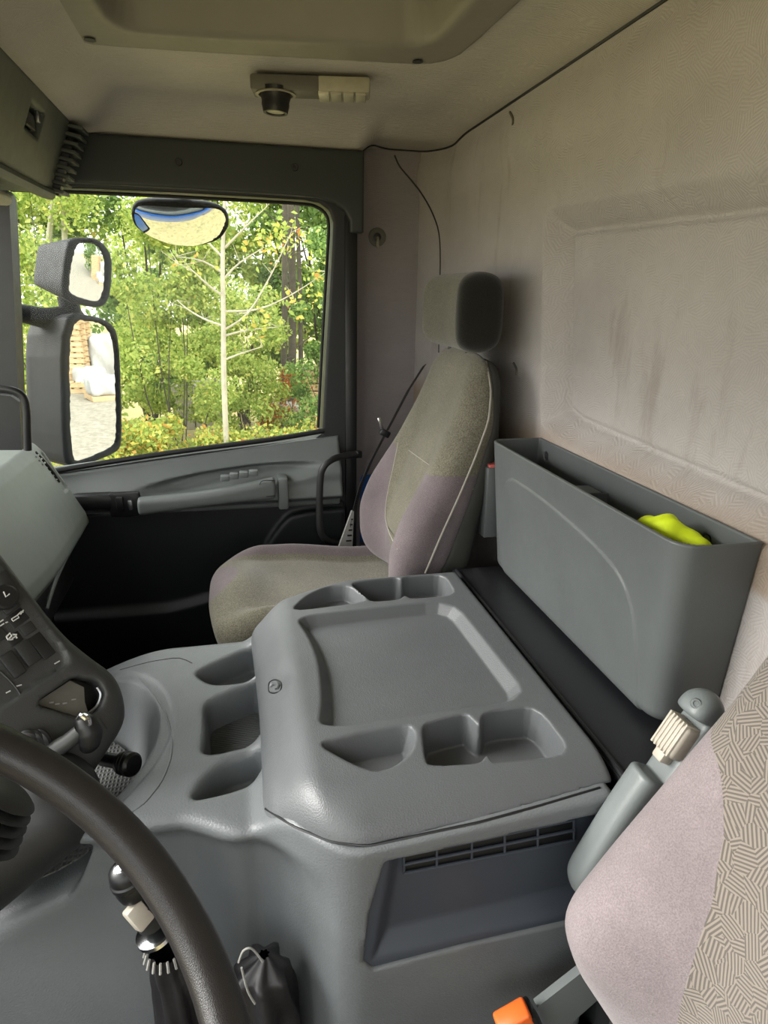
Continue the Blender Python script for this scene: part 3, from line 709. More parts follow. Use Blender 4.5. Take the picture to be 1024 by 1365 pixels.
B().box((.14, 1.42, -.98), (.20, .17, .18), .02).build('seat_base', M['black'], ps)
pipe = flat('seat_piping', (150, 146, 136), .8)
seam('side_piping', [pb, bpy.data.objects['back_shell']], [(648, 482), (655, 520), (652, 560), (634, 610), (612, 662), (590, 710), (567, 764)], .0022, pipe, ps, .001)
seam('centre_seam', [pb], [(631, 652), (600, 638), (570, 618), (545, 600)], .0012, pipe, ps, .0)
seam('insert_piping', [pb], [(531, 590), (524, 625), (516, 660), (513, 690), (519, 712), (530, 732)], .0013, pipe, ps, .0)
# gaiter at the seat's rear foot
g_ = B()
for k in range(7): g_.box((.500+.001*k, 1.24, -.585-.016*k), (.016, .03, .006), .004)
g_.build('suspension_gaiter', M['dark'], ps)

ds = empty('driver_seat', (.3, .26, -1.16)); tag(ds, 'driver seat backrest in mauve velour and hatched beige cloth, near the camera', 'seat')
DY_, DDX, DDZ = .262, .006, -.125
DF = smoothprof([(.1, .50), (-.14, .485), (-.187, .476), (-.252, .440), (-.314, .400), (-.350, .378), (-.415, .337), (-.475, .302), (-.50, .296), (-.54, .310), (-.63, .362), (-.8, .46)], 11)
DHW = smoothprof([(.1, .205), (-.25, .212), (-.5, .224), (-.8, .2)], 15)
DC = smoothprof([(.1, .50), (-.14, .49), (-.25, .45), (-.35, .40), (-.45, .375), (-.55, .37), (-.63, .40), (-.8, .48)], 25)
dsb = seat_back('d', ds, M['seat_d'], DY_, DDX, DDZ, .02, -.80, .006, wscale=.98, FRONT=DF, CENT=DC, HW=DHW, kr=.05,
    WI=smoothprof([(.1, .3), (-.265, .25), (-.285, .165), (-.305, .142), (-.33, .122), (-.38, .103), (-.45, .094), (-.55, .090), (-.8, .08)], 5))
co = np.zeros(len(dsb.data.vertices)*3, np.float32)
# folded arm rest with height knob
ar = empty('seat_armrest', (.47, .50, -.6)); tag(ar, 'grey folded-up armrest with ribbed cream knob on the driver seat side', 'armrest')
YA = .510
A0 = at(948, 935, Y=YA); A1 = at(778, 1180, Y=YA); ad = (A1-A0)/np.linalg.norm(A1-A0); Lh = np.linalg.norm(A1-A0); an = np.cross(ad, [0, 1., 0]); an = an if an[0] < 0 else -an
print('armrest', A0, A1, an)
def arm_f(x, y, z):
    s_ = (x-A0[0])*ad[0]+(z-A0[2])*ad[2]; n_ = (x-A0[0])*an[0]+(z-A0[2])*an[2]; t = s_/Lh
    hw = .0200+.005*np.sin(np.clip(t, 0, 1)*np.pi); cen = .003+.002*np.sin(np.clip(t, 0, 1)*np.pi)
    hw = hw-.004*ss(.9, 1.05, t)
    d = smax(np.abs(n_-.002+.002*0-cen)-hw, np.abs(y-YA)-.020, .016); d = smax(d, np.maximum(-s_-.012, s_-Lh-.012), .026)
    notch = np.maximum(np.abs(s_-.062)-.040, .006-n_); return smax(d, -notch, .006)
arm = sdf_mesh('arm_pad', arm_f, np.minimum(A0, A1)-.05, np.maximum(A0, A1)+.05, .0026, M['armrest'], ar)
kc = A0+ad*.052+an*.012; RK = np.array([ad, [0, 1, 0], an]).T
kb = B().box(kc, (.021, .017, .012), .006, RK, 3)
knob = kb.build('knob', M['cream'], ar)
for k in range(6): B().box(kc+np.array([0, (k-2.5)*.0052, 0])-ad*.001, (.021, .0014, .0135), .001, RK).build('knob_rib', M['cream'], knob)
B().box(kc+ad*.024, (.008, .008, .009), .003, RK).build('knob_stem', M['cream'], knob)
p = on([arm], [(928, 938)])
if p: B().lathe([(0, .001), (.0025, .001), (.003, .002), (.005, .0018), (.006, -.001)], p[0], -ray(928, 938), 18).build('screw', M['armrest'], ar)
# orange belt buckle and bracket beside the driver seat
bk = empty('belt_buckle', at(690, 1352, Y=.46)); tag(bk, 'orange and black seat belt buckle at the lower edge beside the driver seat', 'buckle')
c = at(686, 1360, Y=.47); Rb = np.array(Matrix.Rotation(-.45, 3, 'Y'))
B().box(c, (.020, .012, .014), .004, Rb, 3).build('release_button', M['orange'], bk)
B().box(c+[.022, .002, -.008], (.008, .013, .022), .003, Rb).build('buckle_body', M['black'], bk)
br = empty('seat_bracket', at(765, 1330, Y=.47)); tag(br, 'pale grey angled bracket plate between tunnel and driver seat', 'bracket')
a_, b_, c_, d_ = (at(x, y, Y=.48) for x, y in [(716, 1343), (812, 1268), (835, 1300), (738, 1385)])
B().prism([a_, b_, c_, d_], (0, .01, 0)).build('bracket_plate', M['armrest'], br)
o = B().box((.36, .42, -1.02), (.12, .12, .10), .02).build('seat_riser', plastic('grimy_floor', (58, 52, 46), .9, 30, 1.0, .5), ds)

# ================================================================ seat belt, grab handle
bl = empty('seat_belt', (.35, 1.66, -.65)); tag(bl, 'black seat belt strap running down behind the passenger seat shoulder', 'belt')
def strap(P, w, wd):
    P = np.array(P); V = []; wd = nrm(wd)
    for p in P: V += [p-wd*w/2, p+wd*w/2]
    n = len(P); th_ = np.array(nrm(np.cross(wd, P[-1]-P[0])))*.0012
    V = np.array(V); V = np.concatenate([V, V+th_]); m = 2*n
    f = []
    for i in range(n-1):
        a = 2*i; f += [(a, a+1, a+3, a+2), (m+a, m+a+2, m+a+3, m+a+1), (a, a+2, m+a+2, m+a), (a+1, m+a+1, m+a+3, a+3)]
    f += [(0, m, m+1, 1), (2*n-2, 2*n-1, m+2*n-1, m+2*n-2)]
    return B().add(V, f)
sp_ = [at(x, y, Y=Y) for x, y, Y in [(566, 487, 1.66), (545, 520, 1.68), (515, 577, 1.70), (495, 615, 1.71), (482, 645, 1.715), (474, 675, 1.715), (470, 700, 1.71)]]
strap(sp_, .030, (.55, .8, .15)).build('strap', M['belt'], bl)
tp = at(513, 577, Y=1.69)
B().box(tp, (.014, .010, .009), .003, np.array(Matrix.Rotation(.5, 3, 'Y'))).build('belt_stop', M['black'], bl)
B().box(at(507, 564, Y=1.685), (.0045, .003, .016), .001, np.array(Matrix.Rotation(-.3, 3, 'Y'))).build('belt_tongue', M['chrome'], bl)
a_ = [at(x, y, Y=1.70) for x, y in [(469, 682), (472, 682), (470, 731), (452, 729)]]
slv = B().prism(a_, (0, .012, 0)).build('buckle_sleeve', M['printgrey'], bl)
for k in range(5):
    t = (k+.6)/5.6; B().box(at(470-6*t, 688+40*t, Y=1.698), (.002+.007*t, .001, .0022), .0005).build('sleeve_print', M['black'], slv)
B().box(at(466, 741, Y=1.70), (.030, .015, .022), .006).build('anchor', M['black'], bl)
B().box(at(492, 735, Y=1.70), (.026, .015, .026), .006).build('anchor_cover', M['black'], bl)
gh = empty('grab_handle', (.25, 1.75, -.55)); tag(gh, 'dark bent tubular grab handle beside the passenger seat and rear door edge', 'handle')
hb = B().tube([at(478, 604, Y=1.86), at(462, 607, Y=1.78), at(444, 612, Y=1.74), at(432, 622, Y=1.73), at(427, 640, Y=1.73), at(426, 690, Y=1.73), at(428, 710, Y=1.73), at(436, 720, Y=1.74), at(452, 723, Y=1.80), at(466, 722, Y=1.90)], .0095, 12, 5)
hb.build('handle_bar', M['panel'], gh)
B().box(at(473, 606, Y=1.84), (.022, .006, .011), .004).build('mount_plate', M['black'], gh)
B().lathe([(0, .002), (.004, .002), (.006, 0)], at(475, 604, Y=1.825), (0, -1, 0), 14).build('screw', M['steel'], gh)
# black bracket handle at the dash end
h2 = B().tube([at(-16, 517, Y=1.45), at(14, 520, Y=1.45), at(30, 528, Y=1.45), at(35, 545, Y=1.45), at(36, 575, Y=1.45), at(37, 600, Y=1.45)], .008, 12, 5).build('pillar_handle', M['black'])
tag(h2, 'black rounded handle loop at the left end above the dashboard', 'handle'); B().prism([at(x, y, Y=1.46) for x, y in [(-30, 524), (14, 528), (26, 536), (29, 600), (-30, 600)]], (0, .015, 0)).build('handle_infill', M['panel'], h2)

# ================================================================ dashboard
da = empty('dashboard', (-.5, 1.4, -.8)); tag(da, 'grey-green moulded dashboard top with corner vent on the passenger side', 'dashboard')
DP = np.array([(-.80, -.335), (-.56, -.345), (-.490, -.362), (-.470, -.385), (-.392, -.548), (-.386, -.572), (-.405, -.60), (-.450, -.625), (-.80, -.64)])
def da_f(x, y, z):
    s_ = -.010*ss(1.45, 1.1, y)
    d = poly2(DP, x-s_, z-.02*ss(1.5, 1.0, y))+.008*0; d = smax(d, y-1.745, .03)
    cv = np.maximum(np.abs(y-1.700)-.017, np.abs((z+.425)*.9+(x+.44)*1.1*0)-.050)
    return smax(d, -np.maximum(cv, (-.475+(-.385-z)*.48)-x+.0), .003)-.0
dash = sdf_mesh('dash_top', da_f, (-.80, .98, -.66), (-.36, 1.77, -.325), .006, M['dash'], da)
VA = on([dash], [(47, 603), (55, 612), (63, 622), (71, 632), (79, 643)], -.0015)
B().tube(VA, [.007, .0095, .0105, .0095, .006], 10, 3, flatx=.6).build('vent_cavity', M['black'], da)
for k, q in enumerate(on([dash], [(50+4.3*i, 607.5+5.2*i) for i in range(7)], .004)):
    B().box(q, (.0022, .011, .0016), .0008, np.array(Matrix.Rotation(.9, 3, 'Y'))).build('vent_slat', M['dash'], da)
def glove_f(x, y, z):
    xf = -.425-.06*ss(-.70, -.74, z)+.03*ss(-.72, -.9, z)*0; d = smax(x-xf, y-1.69, .05); return smax(smax(d, z+.615, .02), -1.05-z, .03)
gb = sdf_mesh('glovebox', glove_f, (-.70, .98, -1.06), (-.40, 1.72, -.60), .008, M['dark'], da)
B().tube([at(x, y, X=-.396) for x, y in [(113, 702), (104, 716), (92, 735), (80, 758), (70, 784), (62, 812)]], [.003, .005, .006, .006, .005, .004], 8, 4).build('dash_edge_strip', M['armrest'], da)

# ================================================================ switch binnacle, wrapped towards the driver
PN = nrm([.50, -.70, .50]); PC = ray(90, 900)*.97
def onp(x, y, off=0.):
    r = ray(x, y); return r*((PC+PN*off).dot(PN)/r.dot(PN))
PU = nrm(onp(120, 865)-onp(0, 715)); PV = np.cross(PN, PU)
def uv(x, y): p = onp(x, y)-PC; return np.array([p.dot(PU), p.dot(PV)])
def w3(u, v, n=0.): return PC+PU*u+PV*v+PN*n
RP = np.array([PU, PV, PN]).T
bi = empty('switch_binnacle', PC-PN*.1); tag(bi, 'dark grey binnacle with rocker switches and cubby, left of the tunnel', 'control panel')
OUT = np.array([uv(*p) for p in chaikin([(-160, 480), (-20, 690), (40, 770), (92, 838), (128, 868), (166, 895), (180, 935), (178, 968), (150, 1010), (120, 1060), (60, 1130), (-40, 1200), (-200, 1200)], 2)])
FACE = np.array([uv(*p) for p in chaikin([(-160, 540), (0, 742), (92, 874), (90, 886), (60, 905), (0, 945), (-160, 1040)], 1, .1)])
CUB = np.array([uv(*p) for p in chaikin([(46, 938), (100, 901), (132, 908), (142, 925), (132, 948), (108, 957)], 1, .12)])
def bi_f(x, y, z):
    rx, ry, rz = x-PC[0], y-PC[1], z-PC[2]
    u = rx*PU[0]+ry*PU[1]+rz*PU[2]; v = rx*PV[0]+ry*PV[1]+rz*PV[2]; n_ = rx*PN[0]+ry*PN[1]+rz*PN[2]
    d = poly2(OUT, u, v); d = smax(d-(n_)*.12, n_, .040); d = np.maximum(d, -.17-n_)
    d = smax(d, -np.maximum(poly2(FACE, u, v), -.008-n_), .004)
    c_ = poly2(CUB, u, v); d = smax(d, -np.maximum(c_, -.04-n_), .003)
    return d
cs = np.array([w3(u, v, n_) for u, v in OUT for n_ in (0, -.17)])
lo = np.maximum(cs.min(0)-.01, [-.52, .40, -.95]); hi = cs.max(0)+.01
binn = sdf_mesh('binnacle_shell', bi_f, lo, hi, .0055, M['binn'], bi)
F2 = FACE.mean(0)+(FACE-FACE.mean(0))*.985
sw = B().prism([w3(u, v, -.0085) for u, v in F2], -PN*.003).build('switch_plate', M['panel'], bi)
def boxp(nm, quad, n0, n1, mat, par, bev=.0015):
    q = np.array([uv(*p) for p in quad]); c = q.mean(0); e = (q[1]-q[0]+q[2]-q[3])/2; a = math.atan2(e[1], e[0]); hu = np.linalg.norm(e)/2; hv = np.linalg.norm((q[3]-q[0]+q[2]-q[1])/2)/2
    Ra = RP@np.array([[math.cos(a), -math.sin(a), 0], [math.sin(a), math.cos(a), 0], [0, 0, 1]])
    return B().box(w3(c[0], c[1], (n0+n1)/2), (hu, hv, abs(n1-n0)/2), bev, Ra).build(nm, mat, par)
def rocker(quad, icon=None, up=.006, mat='panel'):
    o = boxp('rocker_switch', quad, -.010, -.0085+up, M[mat], bi, .002)
    return o
rocker([(19, 862), (37, 851), (59, 876), (40, 889)]); rocker([(0, 876), (16, 866), (38, 893), (20, 906)])
rocker([(39, 851), (54, 841), (78, 868), (62, 880)], up=.002, mat='black')
rocker([(26, 836), (43, 826), (52, 837), (36, 848)], up=.002); rocker([(8, 822), (30, 808), (42, 822), (22, 838)], up=.001, mat='black')
rocker([(-6, 800), (14, 786), (30, 806), (10, 820)], up=.004); rocker([(8, 850), (24, 840), (36, 850), (18, 862)], up=.001, mat='black')
rocker([(-20, 838), (-2, 826), (14, 846), (-4, 858)], up=.003); rocker([(-4, 765), (10, 758), (22, 780), (6, 792)], up=.004)
sel = B().lathe([(.016, -.008), (.0155, .004), (.013, .006), (0, .006)], w3(*uv(7, 796)), PN, 22).build('round_selector', M['black'], bi)
def glyph(strokes, par, n0=.0025, wd=.0009):
    b = B()
    for s_ in strokes: b.tube([w3(*uv(*p), n0-.0085) for p in s_], wd, 5, 1)
    return b.build('symbol', M['white'], par)
glyph([[(3, 790), (6, 797), (11, 793)]], bi, .0155)
glyph([[(17, 824), (25, 819), (27, 822), (19, 827), (17, 824)], [(25, 819), (30, 814), (33, 815)], [(29, 818), (33, 812)]], bi)
glyph([[(0, 829), (6, 825)], [(1, 834), (7, 830)], [(9, 829), (12, 828)]], bi)
glyph([[(10, 848), (15, 843), (17, 847), (12, 852), (10, 848)], [(18, 845), (24, 845)], [(18, 850), (23, 847), (24, 850)], [(14, 852), (19, 851)]], bi, .003, .0012)
glyph([[(75, 884), (82, 880)]], bi, .001); glyph([[(24, 914), (31, 912)]], bi, .001); glyph([[(10, 923), (16, 920)]], bi, .001)
B().tube([w3(*uv(x, y), -.006) for x, y in [(0, 893), (16, 908), (28, 924), (30, 934)]], .0011, 6, 3).build('panel_joint', M['binn'], bi)
seam('shell_ridge', [binn], [(176, 905), (181, 928), (180, 948), (172, 975), (158, 998), (140, 1020), (118, 1045)], .0020, M['binn'], bi, .0)
seam('shell_crease', [binn], [(121, 945), (133, 957), (143, 972)], .0010, M['dark'], bi, .0)
# cubby: grey flap hanging in a dark opening
B().prism([w3(*uv(x, y), -.036) for x, y in [(40, 940), (100, 898), (148, 908), (142, 960)]], -PN*.004).build('cubby_floor', M['black'], bi)
fl = B().prism([w3(*uv(x, y), -.012) for x, y in [(50, 937), (97, 906), (116, 915), (117, 935), (122, 950), (108, 955)]], -PN*.004).build('cubby_flap', M['lamp_grey'], bi)
for x, y in ((72, 936), (80, 938), (90, 937), (102, 932)): B().tube([w3(*uv(x-3, y), -.0115), w3(*uv(x+3, y-1), -.0115)], .0011, 5, 1).build('flap_chip', M['printgrey'], fl)
B().tube([w3(*uv(x, y), -.010) for x, y in [(133, 915), (138, 925), (133, 940), (122, 950)]], .0022, 6, 4).build('cubby_ring', M['steel'], bi)
# selector lever with glossy grip
lv = empty('selector_lever', w3(*uv(90, 990), .03)); tag(lv, 'short lever with glossy rounded grip on the binnacle under the cubby', 'lever')
B().tube([w3(*uv(62, 1006), .00), w3(*uv(82, 990), .022), w3(*uv(95, 976), .034)], [.013, .010, .009], 12, 3).build('lever_stem', M['binn'], lv)
B().tube([w3(*uv(93, 958), .036), w3(*uv(100, 966), .040), w3(*uv(107, 978), .038), w3(*uv(108, 992), .030), w3(*uv(104, 1000), .022)], [.007, .013, .015, .013, .006], 16, 4).build('lever_grip', M['black'], lv)
B().tube([w3(*uv(88, 962), .044), w3(*uv(92, 957), .049), w3(*uv(98, 962), .0545), w3(*uv(101, 970), .055)], [.002, .0035, .004, .002], 8, 4).build('lever_trim', M['chrome'], lv)
for k in range(3):
    B().tube([w3(*uv(22+k*10, 988-k*3), .002), w3(*uv(30+k*10, 979-k*1), .010), w3(*uv(40+k*9, 980+k*2), .012), w3(*uv(50+k*7, 990+k*3), .004)], .005, 8, 4).build('gaiter_fold', M['panel'], lv)
# black pull knob on the tunnel side of the binnacle
kn = empty('pull_knob', at(178, 1020, Y=.80)); tag(kn, 'black cylindrical pull knob sticking out of the binnacle over the ribbed mat', 'knob')
ka = at(150, 1014, Y=.83); kb_ = at(190, 1022, Y=.79); kd = nrm(kb_-ka)
B().lathe([(.010, -.02), (.010, .022)], ka, kd, 18).build('knob_shaft', M['black'], kn)
B().lathe([(.006, .020), (.0155, .021), (.0165, .025), (.0165, .028), (.0145, .029), (.0165, .030), (.0165, .034), (.0145, .035), (.0165, .036), (.0165, .042), (.013, .046), (0, .046)], ka, kd, 24).build('knob_head', M['black'], kn)
# lower column shroud with rubber bellows
sh = empty('column_shroud', at(20, 1130, Y=.55)); tag(sh, 'grey steering column shroud with ringed bellows behind the wheel rim', 'shroud')
def sh_f(x, y, z):
    a = at(-70, 1150, Y=.70); b = at(60, 1075, Y=.72); e = b-a; t = np.clip(((x-a[0])*e[0]+(y-a[1])*e[1]+(z-a[2])*e[2])/e.dot(e), 0, 1)
    return np.sqrt((x-a[0]-e[0]*t)**2+(y-a[1]-e[1]*t)**2+(z-a[2]-e[2]*t)**2)-(.085-.02*t)
sdf_mesh('shroud_shell', sh_f, (-.52, .55, -.90), (-.10, .86, -.45), .008, M['panel'], sh)
ba = at(10, 1060, Y=.52); bd = nrm([.55, .25, .55])
for k in range(5): 
    B().lathe([(.020+.003*k, -.004), (.027+.003*k, 0), (.020+.003*k, .004)], ba-bd*(.0085*k), bd, 26).build('bellows_ring', M['panel'], sh)

# ================================================================ steering wheel
wh = empty('steering_wheel', (-.19, .24, -.33)); tag(wh, 'large dark steering wheel rim crossing the lower left corner', 'steering wheel')
WC = np.array([-.19, .24, -.33]); tl = math.radians(40); wu = np.array([math.cos(tl), 0, -math.sin(tl)]); wv = np.array([0, 1., 0]); wn = np.cross(wu, wv); RW = .225
th = np.linspace(0, 2*np.pi, 97)[:-1]; ph = np.linspace(0, 2*np.pi, 21)[:-1]
V = []
for t in th:
    rd = wu*math.cos(t)+wv*math.sin(t)
    for p_ in ph: V.append(WC+rd*(RW+.0165*math.cos(p_))+wn*.0150*math.sin(p_))
f = [(i*20+j, ((i+1) % 96)*20+j, ((i+1) % 96)*20+(j+1) % 20, i*20+(j+1) % 20) for i in range(96) for j in range(20)]
B().add(V, f).build('rim', M['wheel'], wh)
B().lathe([(.0, .012), (.045, .010), (.075, .0), (.080, -.02), (.06, -.05), (0, -.05)], WC-wn*.045, wn, 36).build('hub', M['panel'], wh)
for t in (math.radians(205), math.radians(155), math.radians(250), math.radians(110)):
    rd = wu*math.cos(t)+wv*math.sin(t); B().tube([WC-wn*.05+rd*.06, WC-wn*.03+rd*.14, WC+rd*.215], [.018, .013, .010], 12, 4).build('spoke', M['panel'], wh)

# ================================================================ gear lever and gaiters
YG = .60
gl_ = empty('gear_lever', at(225, 1340, Y=YG)); tag(gl_, 'gear lever with chromed collar and black leather gaiter behind the wheel', 'gear lever')
G = [at(x, y, Y=YG) for x, y in [(166, 1160), (178, 1182), (192, 1208), (206, 1240), (218, 1262)]]
gd = nrm(G[-1]-G[0])
B().lathe([(0, 0), (.010, .001), (.016, .006), (.0185, .014), (.0185, .018), (.020, .020), (.020, .025), (.0185, .027), (.019, .034), (.017, .044)], G[0]-gd*.010, gd, 30).build('lever_knob', M['black'], gl_)
B().lathe([(.0, -.0005), (.008, .0005), (.011, .003), (.0115, .006), (.010, .008)], G[0]-gd*.0112, gd, 24).build('knob_badge', M['chrome'], gl_)
B().box(G[2]+np.array([-.004, -.014, .004]), (.014, .010, .009), .003, RP).build('range_switch', M['cream'], gl_)
B().lathe([(.017, 0), (.018, .010), (.0155, .024), (.016, .034)], G[2]-gd*.008, gd, 26).build('lever_neck', M['panel'], gl_)
B().lathe([(.014, 0), (.022, .003), (.0225, .008), (.015, .012)], G[3]-gd*.002, gd, 30).build('collar', M['chrome'], gl_)
def gaiter(name, P, R, par, folds=9, mat='leather', amp=.10):
    b = B(); P = np.array(P); n = 40; V = []; seg = 40
    for i in range(n):
        t = i/(n-1); k = t*(len(P)-1); j = min(int(k), len(P)-2); c = P[j]*(1-(k-j))+P[j+1]*(k-j); r = np.interp(t, np.linspace(0, 1, len(R)), R)
        for q in range(seg):
            a = 2*math.pi*q/seg; rr = r*(1+amp*math.sin(folds*a+1.3*math.sin(7*t))+.05*math.sin(3*a+12*t))
            V.append(c+np.array([math.cos(a)*rr, math.sin(a)*rr, .3*rr*0]))
    f = [(i*seg+j, i*seg+(j+1) % seg, (i+1)*seg+(j+1) % seg, (i+1)*seg+j) for i in range(n-1) for j in range(seg)]
    return b.add(V, f).build(name, M[mat], par, auto=False, smooth=True)
gt = gaiter('gaiter', [at(221, 1262, Y=YG), at(232, 1300, Y=YG), at(243, 1370, Y=YG), at(250, 1450, Y=YG)], [.020, .024, .030, .038], gl_)
cr_ = B()
for k in range(18):
    a = 2*math.pi*k/18; p0 = at(221, 1262, Y=YG)+np.array([math.cos(a)*.0215, math.sin(a)*.0215, .002]); cr_.tube([p0, p0+[math.cos(a)*.004, math.sin(a)*.004, -.012]], .0016, 5, 1)
cr_.build('gaiter_stitching', M['printgrey'], gl_)
g2 = empty('leather_boot', at(350, 1350, Y=.58)); tag(g2, 'crumpled black leather boot with wire loop, lower edge right of wheel rim', 'boot')
gaiter('boot_folds', [at(352, 1272, Y=.585), at(350, 1290, Y=.585), at(352, 1345, Y=.585), at(352, 1440, Y=.585)], [.006, .030, .040, .050], g2, 7, amp=.16)
B().tube([at(x, y, Y=.545) for x, y in [(318, 1283), (324, 1268), (334, 1264), (343, 1272), (350, 1282)]], .0012, 6, 4).build('wire_loop', M['printgrey'], g2)
B().tube([at(x, y, Y=.545) for x, y in [(322, 1290), (330, 1320), (340, 1338)]], .0013, 6, 4).build('boot_seam', M['printgrey'], g2)

# ================================================================ OUTSIDE
GZ = -2.6
s = NT('yard_ground'); n1 = s.noise(.55, 6); n2 = s.noise(9, 6)
c1 = s.ramp(n2, [(.3, lin((128, 122, 108))), (.7, lin((168, 160, 144)))]); c2 = s.ramp(n2, [(.3, lin((140, 140, 60))), (.5, lin((190, 176, 84))), (.7, lin((200, 150, 70)))])
sx = s.n('SeparateXYZ'); s.l(s.obj(), sx.inputs[0])
far = s.math('MULTIPLY', s.math('GREATER_THAN', s.math('ADD', sx.outputs[1], s.math('MULTIPLY', n1, 2.0)), 8.0), .55)
near = s.math('MULTIPLY', s.math('LESS_THAN', s.math('ADD', sx.outputs[0], s.math('MULTIPLY', n1, 3.0)), 4.0), .42)
s.l(s.mix(s.math('MAXIMUM', s.math('MAXIMUM', far, near), s.ramp(n1, [(.66, (0, 0, 0)), (.74, (.5, .5, .5))])), c1, c2), s.b.inputs['Base Color']); s.b.inputs['Roughness'].default_value = .95; s.bump(n2, .6, .03); M['ground'] = s.m
gu = np.linspace(-60, 60, 90); gv = np.linspace(-60, 60, 90)
o = grid('ground', lambda U, V_: (U, V_, GZ+.03*np.sin(U*1.3)*np.sin(V_*1.7)), gu, gv, M['ground']); tag(o, kind='structure')
def leafmat(name, stops):
    s = NT(name); a = s.n('Attribute', attribute_name='tone'); c = s.ramp(a.outputs['Fac'], stops)
    s.l(c, s.b.inputs['Base Color']); s.b.inputs['Roughness'].default_value = .55; s.b.inputs['Specular IOR Level'].default_value = .3
    tl_ = s.n('BsdfTranslucent'); s.l(c, tl_.inputs[0]); mx_ = s.n('MixShader'); mx_.inputs[0].default_value = .45
    s.l(s.b.outputs[0], mx_.inputs[1]); s.l(tl_.outputs[0], mx_.inputs[2]); s.l(mx_.outputs[0], s.t.nodes['Material Output'].inputs[0]); return s.m
LG = [(0, lin((98, 124, 62))), (.3, lin((148, 172, 84))), (.6, lin((190, 206, 112))), (.85, lin((218, 222, 132))), (1, lin((232, 200, 110)))]
LY = [(0, lin((110, 136, 66))), (.42, lin((164, 184, 92))), (.68, lin((210, 204, 104))), (.90, lin((216, 150, 76))), (1, lin((190, 96, 52)))]
LD = [(0, lin((74, 98, 56))), (.5, lin((118, 150, 78))), (1, lin((182, 204, 116)))]
LR = [(0, lin((150, 90, 50))), (.5, lin((190, 116, 66))), (1, lin((206, 150, 92)))]
M['leaf_g'] = leafmat('green_leaves', LG); M['leaf_y'] = leafmat('yellowing_leaves', LY); M['leaf_d'] = leafmat('deep_green_leaves', LD); M['leaf_r'] = leafmat('rusty_leaves', LR)
M['bark_pale'] = plastic('pale_bark', (176, 170, 152), .8, 0, 0, .25); M['bark_dark'] = plastic('dark_bark', (78, 72, 62), .9, 0, 0, .3)
def leaves(name, pts, size, mat, parent, seed=0):
    r = np.random.default_rng(seed); n = len(pts); d = r.normal(size=(n, 3)); d /= np.linalg.norm(d, axis=1)[:, None]
    e = np.cross(d, r.normal(size=(n, 3))); e /= np.linalg.norm(e, axis=1)[:, None]; L = size*r.uniform(.6, 1.35, (n, 1)); W_ = L*.62; nn = np.cross(d, e)
    p = pts; V = np.stack([p-d*L*.5, p+e*W_*.5+nn*L*.1, p+d*L*.5, p-e*W_*.5+nn*L*.1], 1).reshape(-1, 3)
    f = np.arange(4*n).reshape(n, 4); o = mk(name, V, f, mat, parent, smooth=False)
    tone = np.repeat(np.clip(r.beta(2, 2, n)*.9+.1*r.random(n), 0, 1), 4).astype(np.float32)
    a = o.data.attributes.new('tone', 'FLOAT', 'POINT'); a.data.foreach_set('value', tone); o['kind'] = 'stuff'; return o
def shrub(name, x, y, w_, h, nl, mat, label, cat, group=None, size=.075, clumps=26, seed=1, trunk='bark_dark', low=.0, tr=.03):
    r = np.random.default_rng(seed); root = empty(name, (x, y, GZ)); tag(root, label, cat, group)
    cc = []; b = B(); tops = []
    for k in range(clumps):
        zz = h*(low+(1-low)*r.random()**.8); ww = w_*(.35+.65*math.sin(math.pi*min(1, (zz/h)*.75+.18))); a = r.uniform(0, 6.283); q = ww*math.sqrt(r.random())
        c = np.array([x+q*math.cos(a), y+q*math.sin(a)*.8, GZ+zz]); cc.append(c)
    for c in cc[:7]:
        base = np.array([x+r.uniform(-.1, .1)*w_, y+r.uniform(-.1, .1)*w_, GZ]); mid = (base+c)/2+r.normal(size=3)*.08
        b.tube([base, mid, c+[0, 0, .15]], [tr, tr*.7, tr*.25], 6, 3)
    b.build('stem', M[trunk], root)
    P = []; per = nl//clumps
    for c in cc:
        rad = r.uniform(.22, .48)*max(.6, w_*.8); v = r.normal(size=(per, 3)); v /= np.linalg.norm(v, axis=1)[:, None]; P.append(c+v*rad*(r.random((per, 1))**.45)*[1, 1, .8])
    P = np.concatenate(P); P = P[P[:, 2] > GZ+.02]
    leaves('foliage', P, size, mat, root, seed); return root
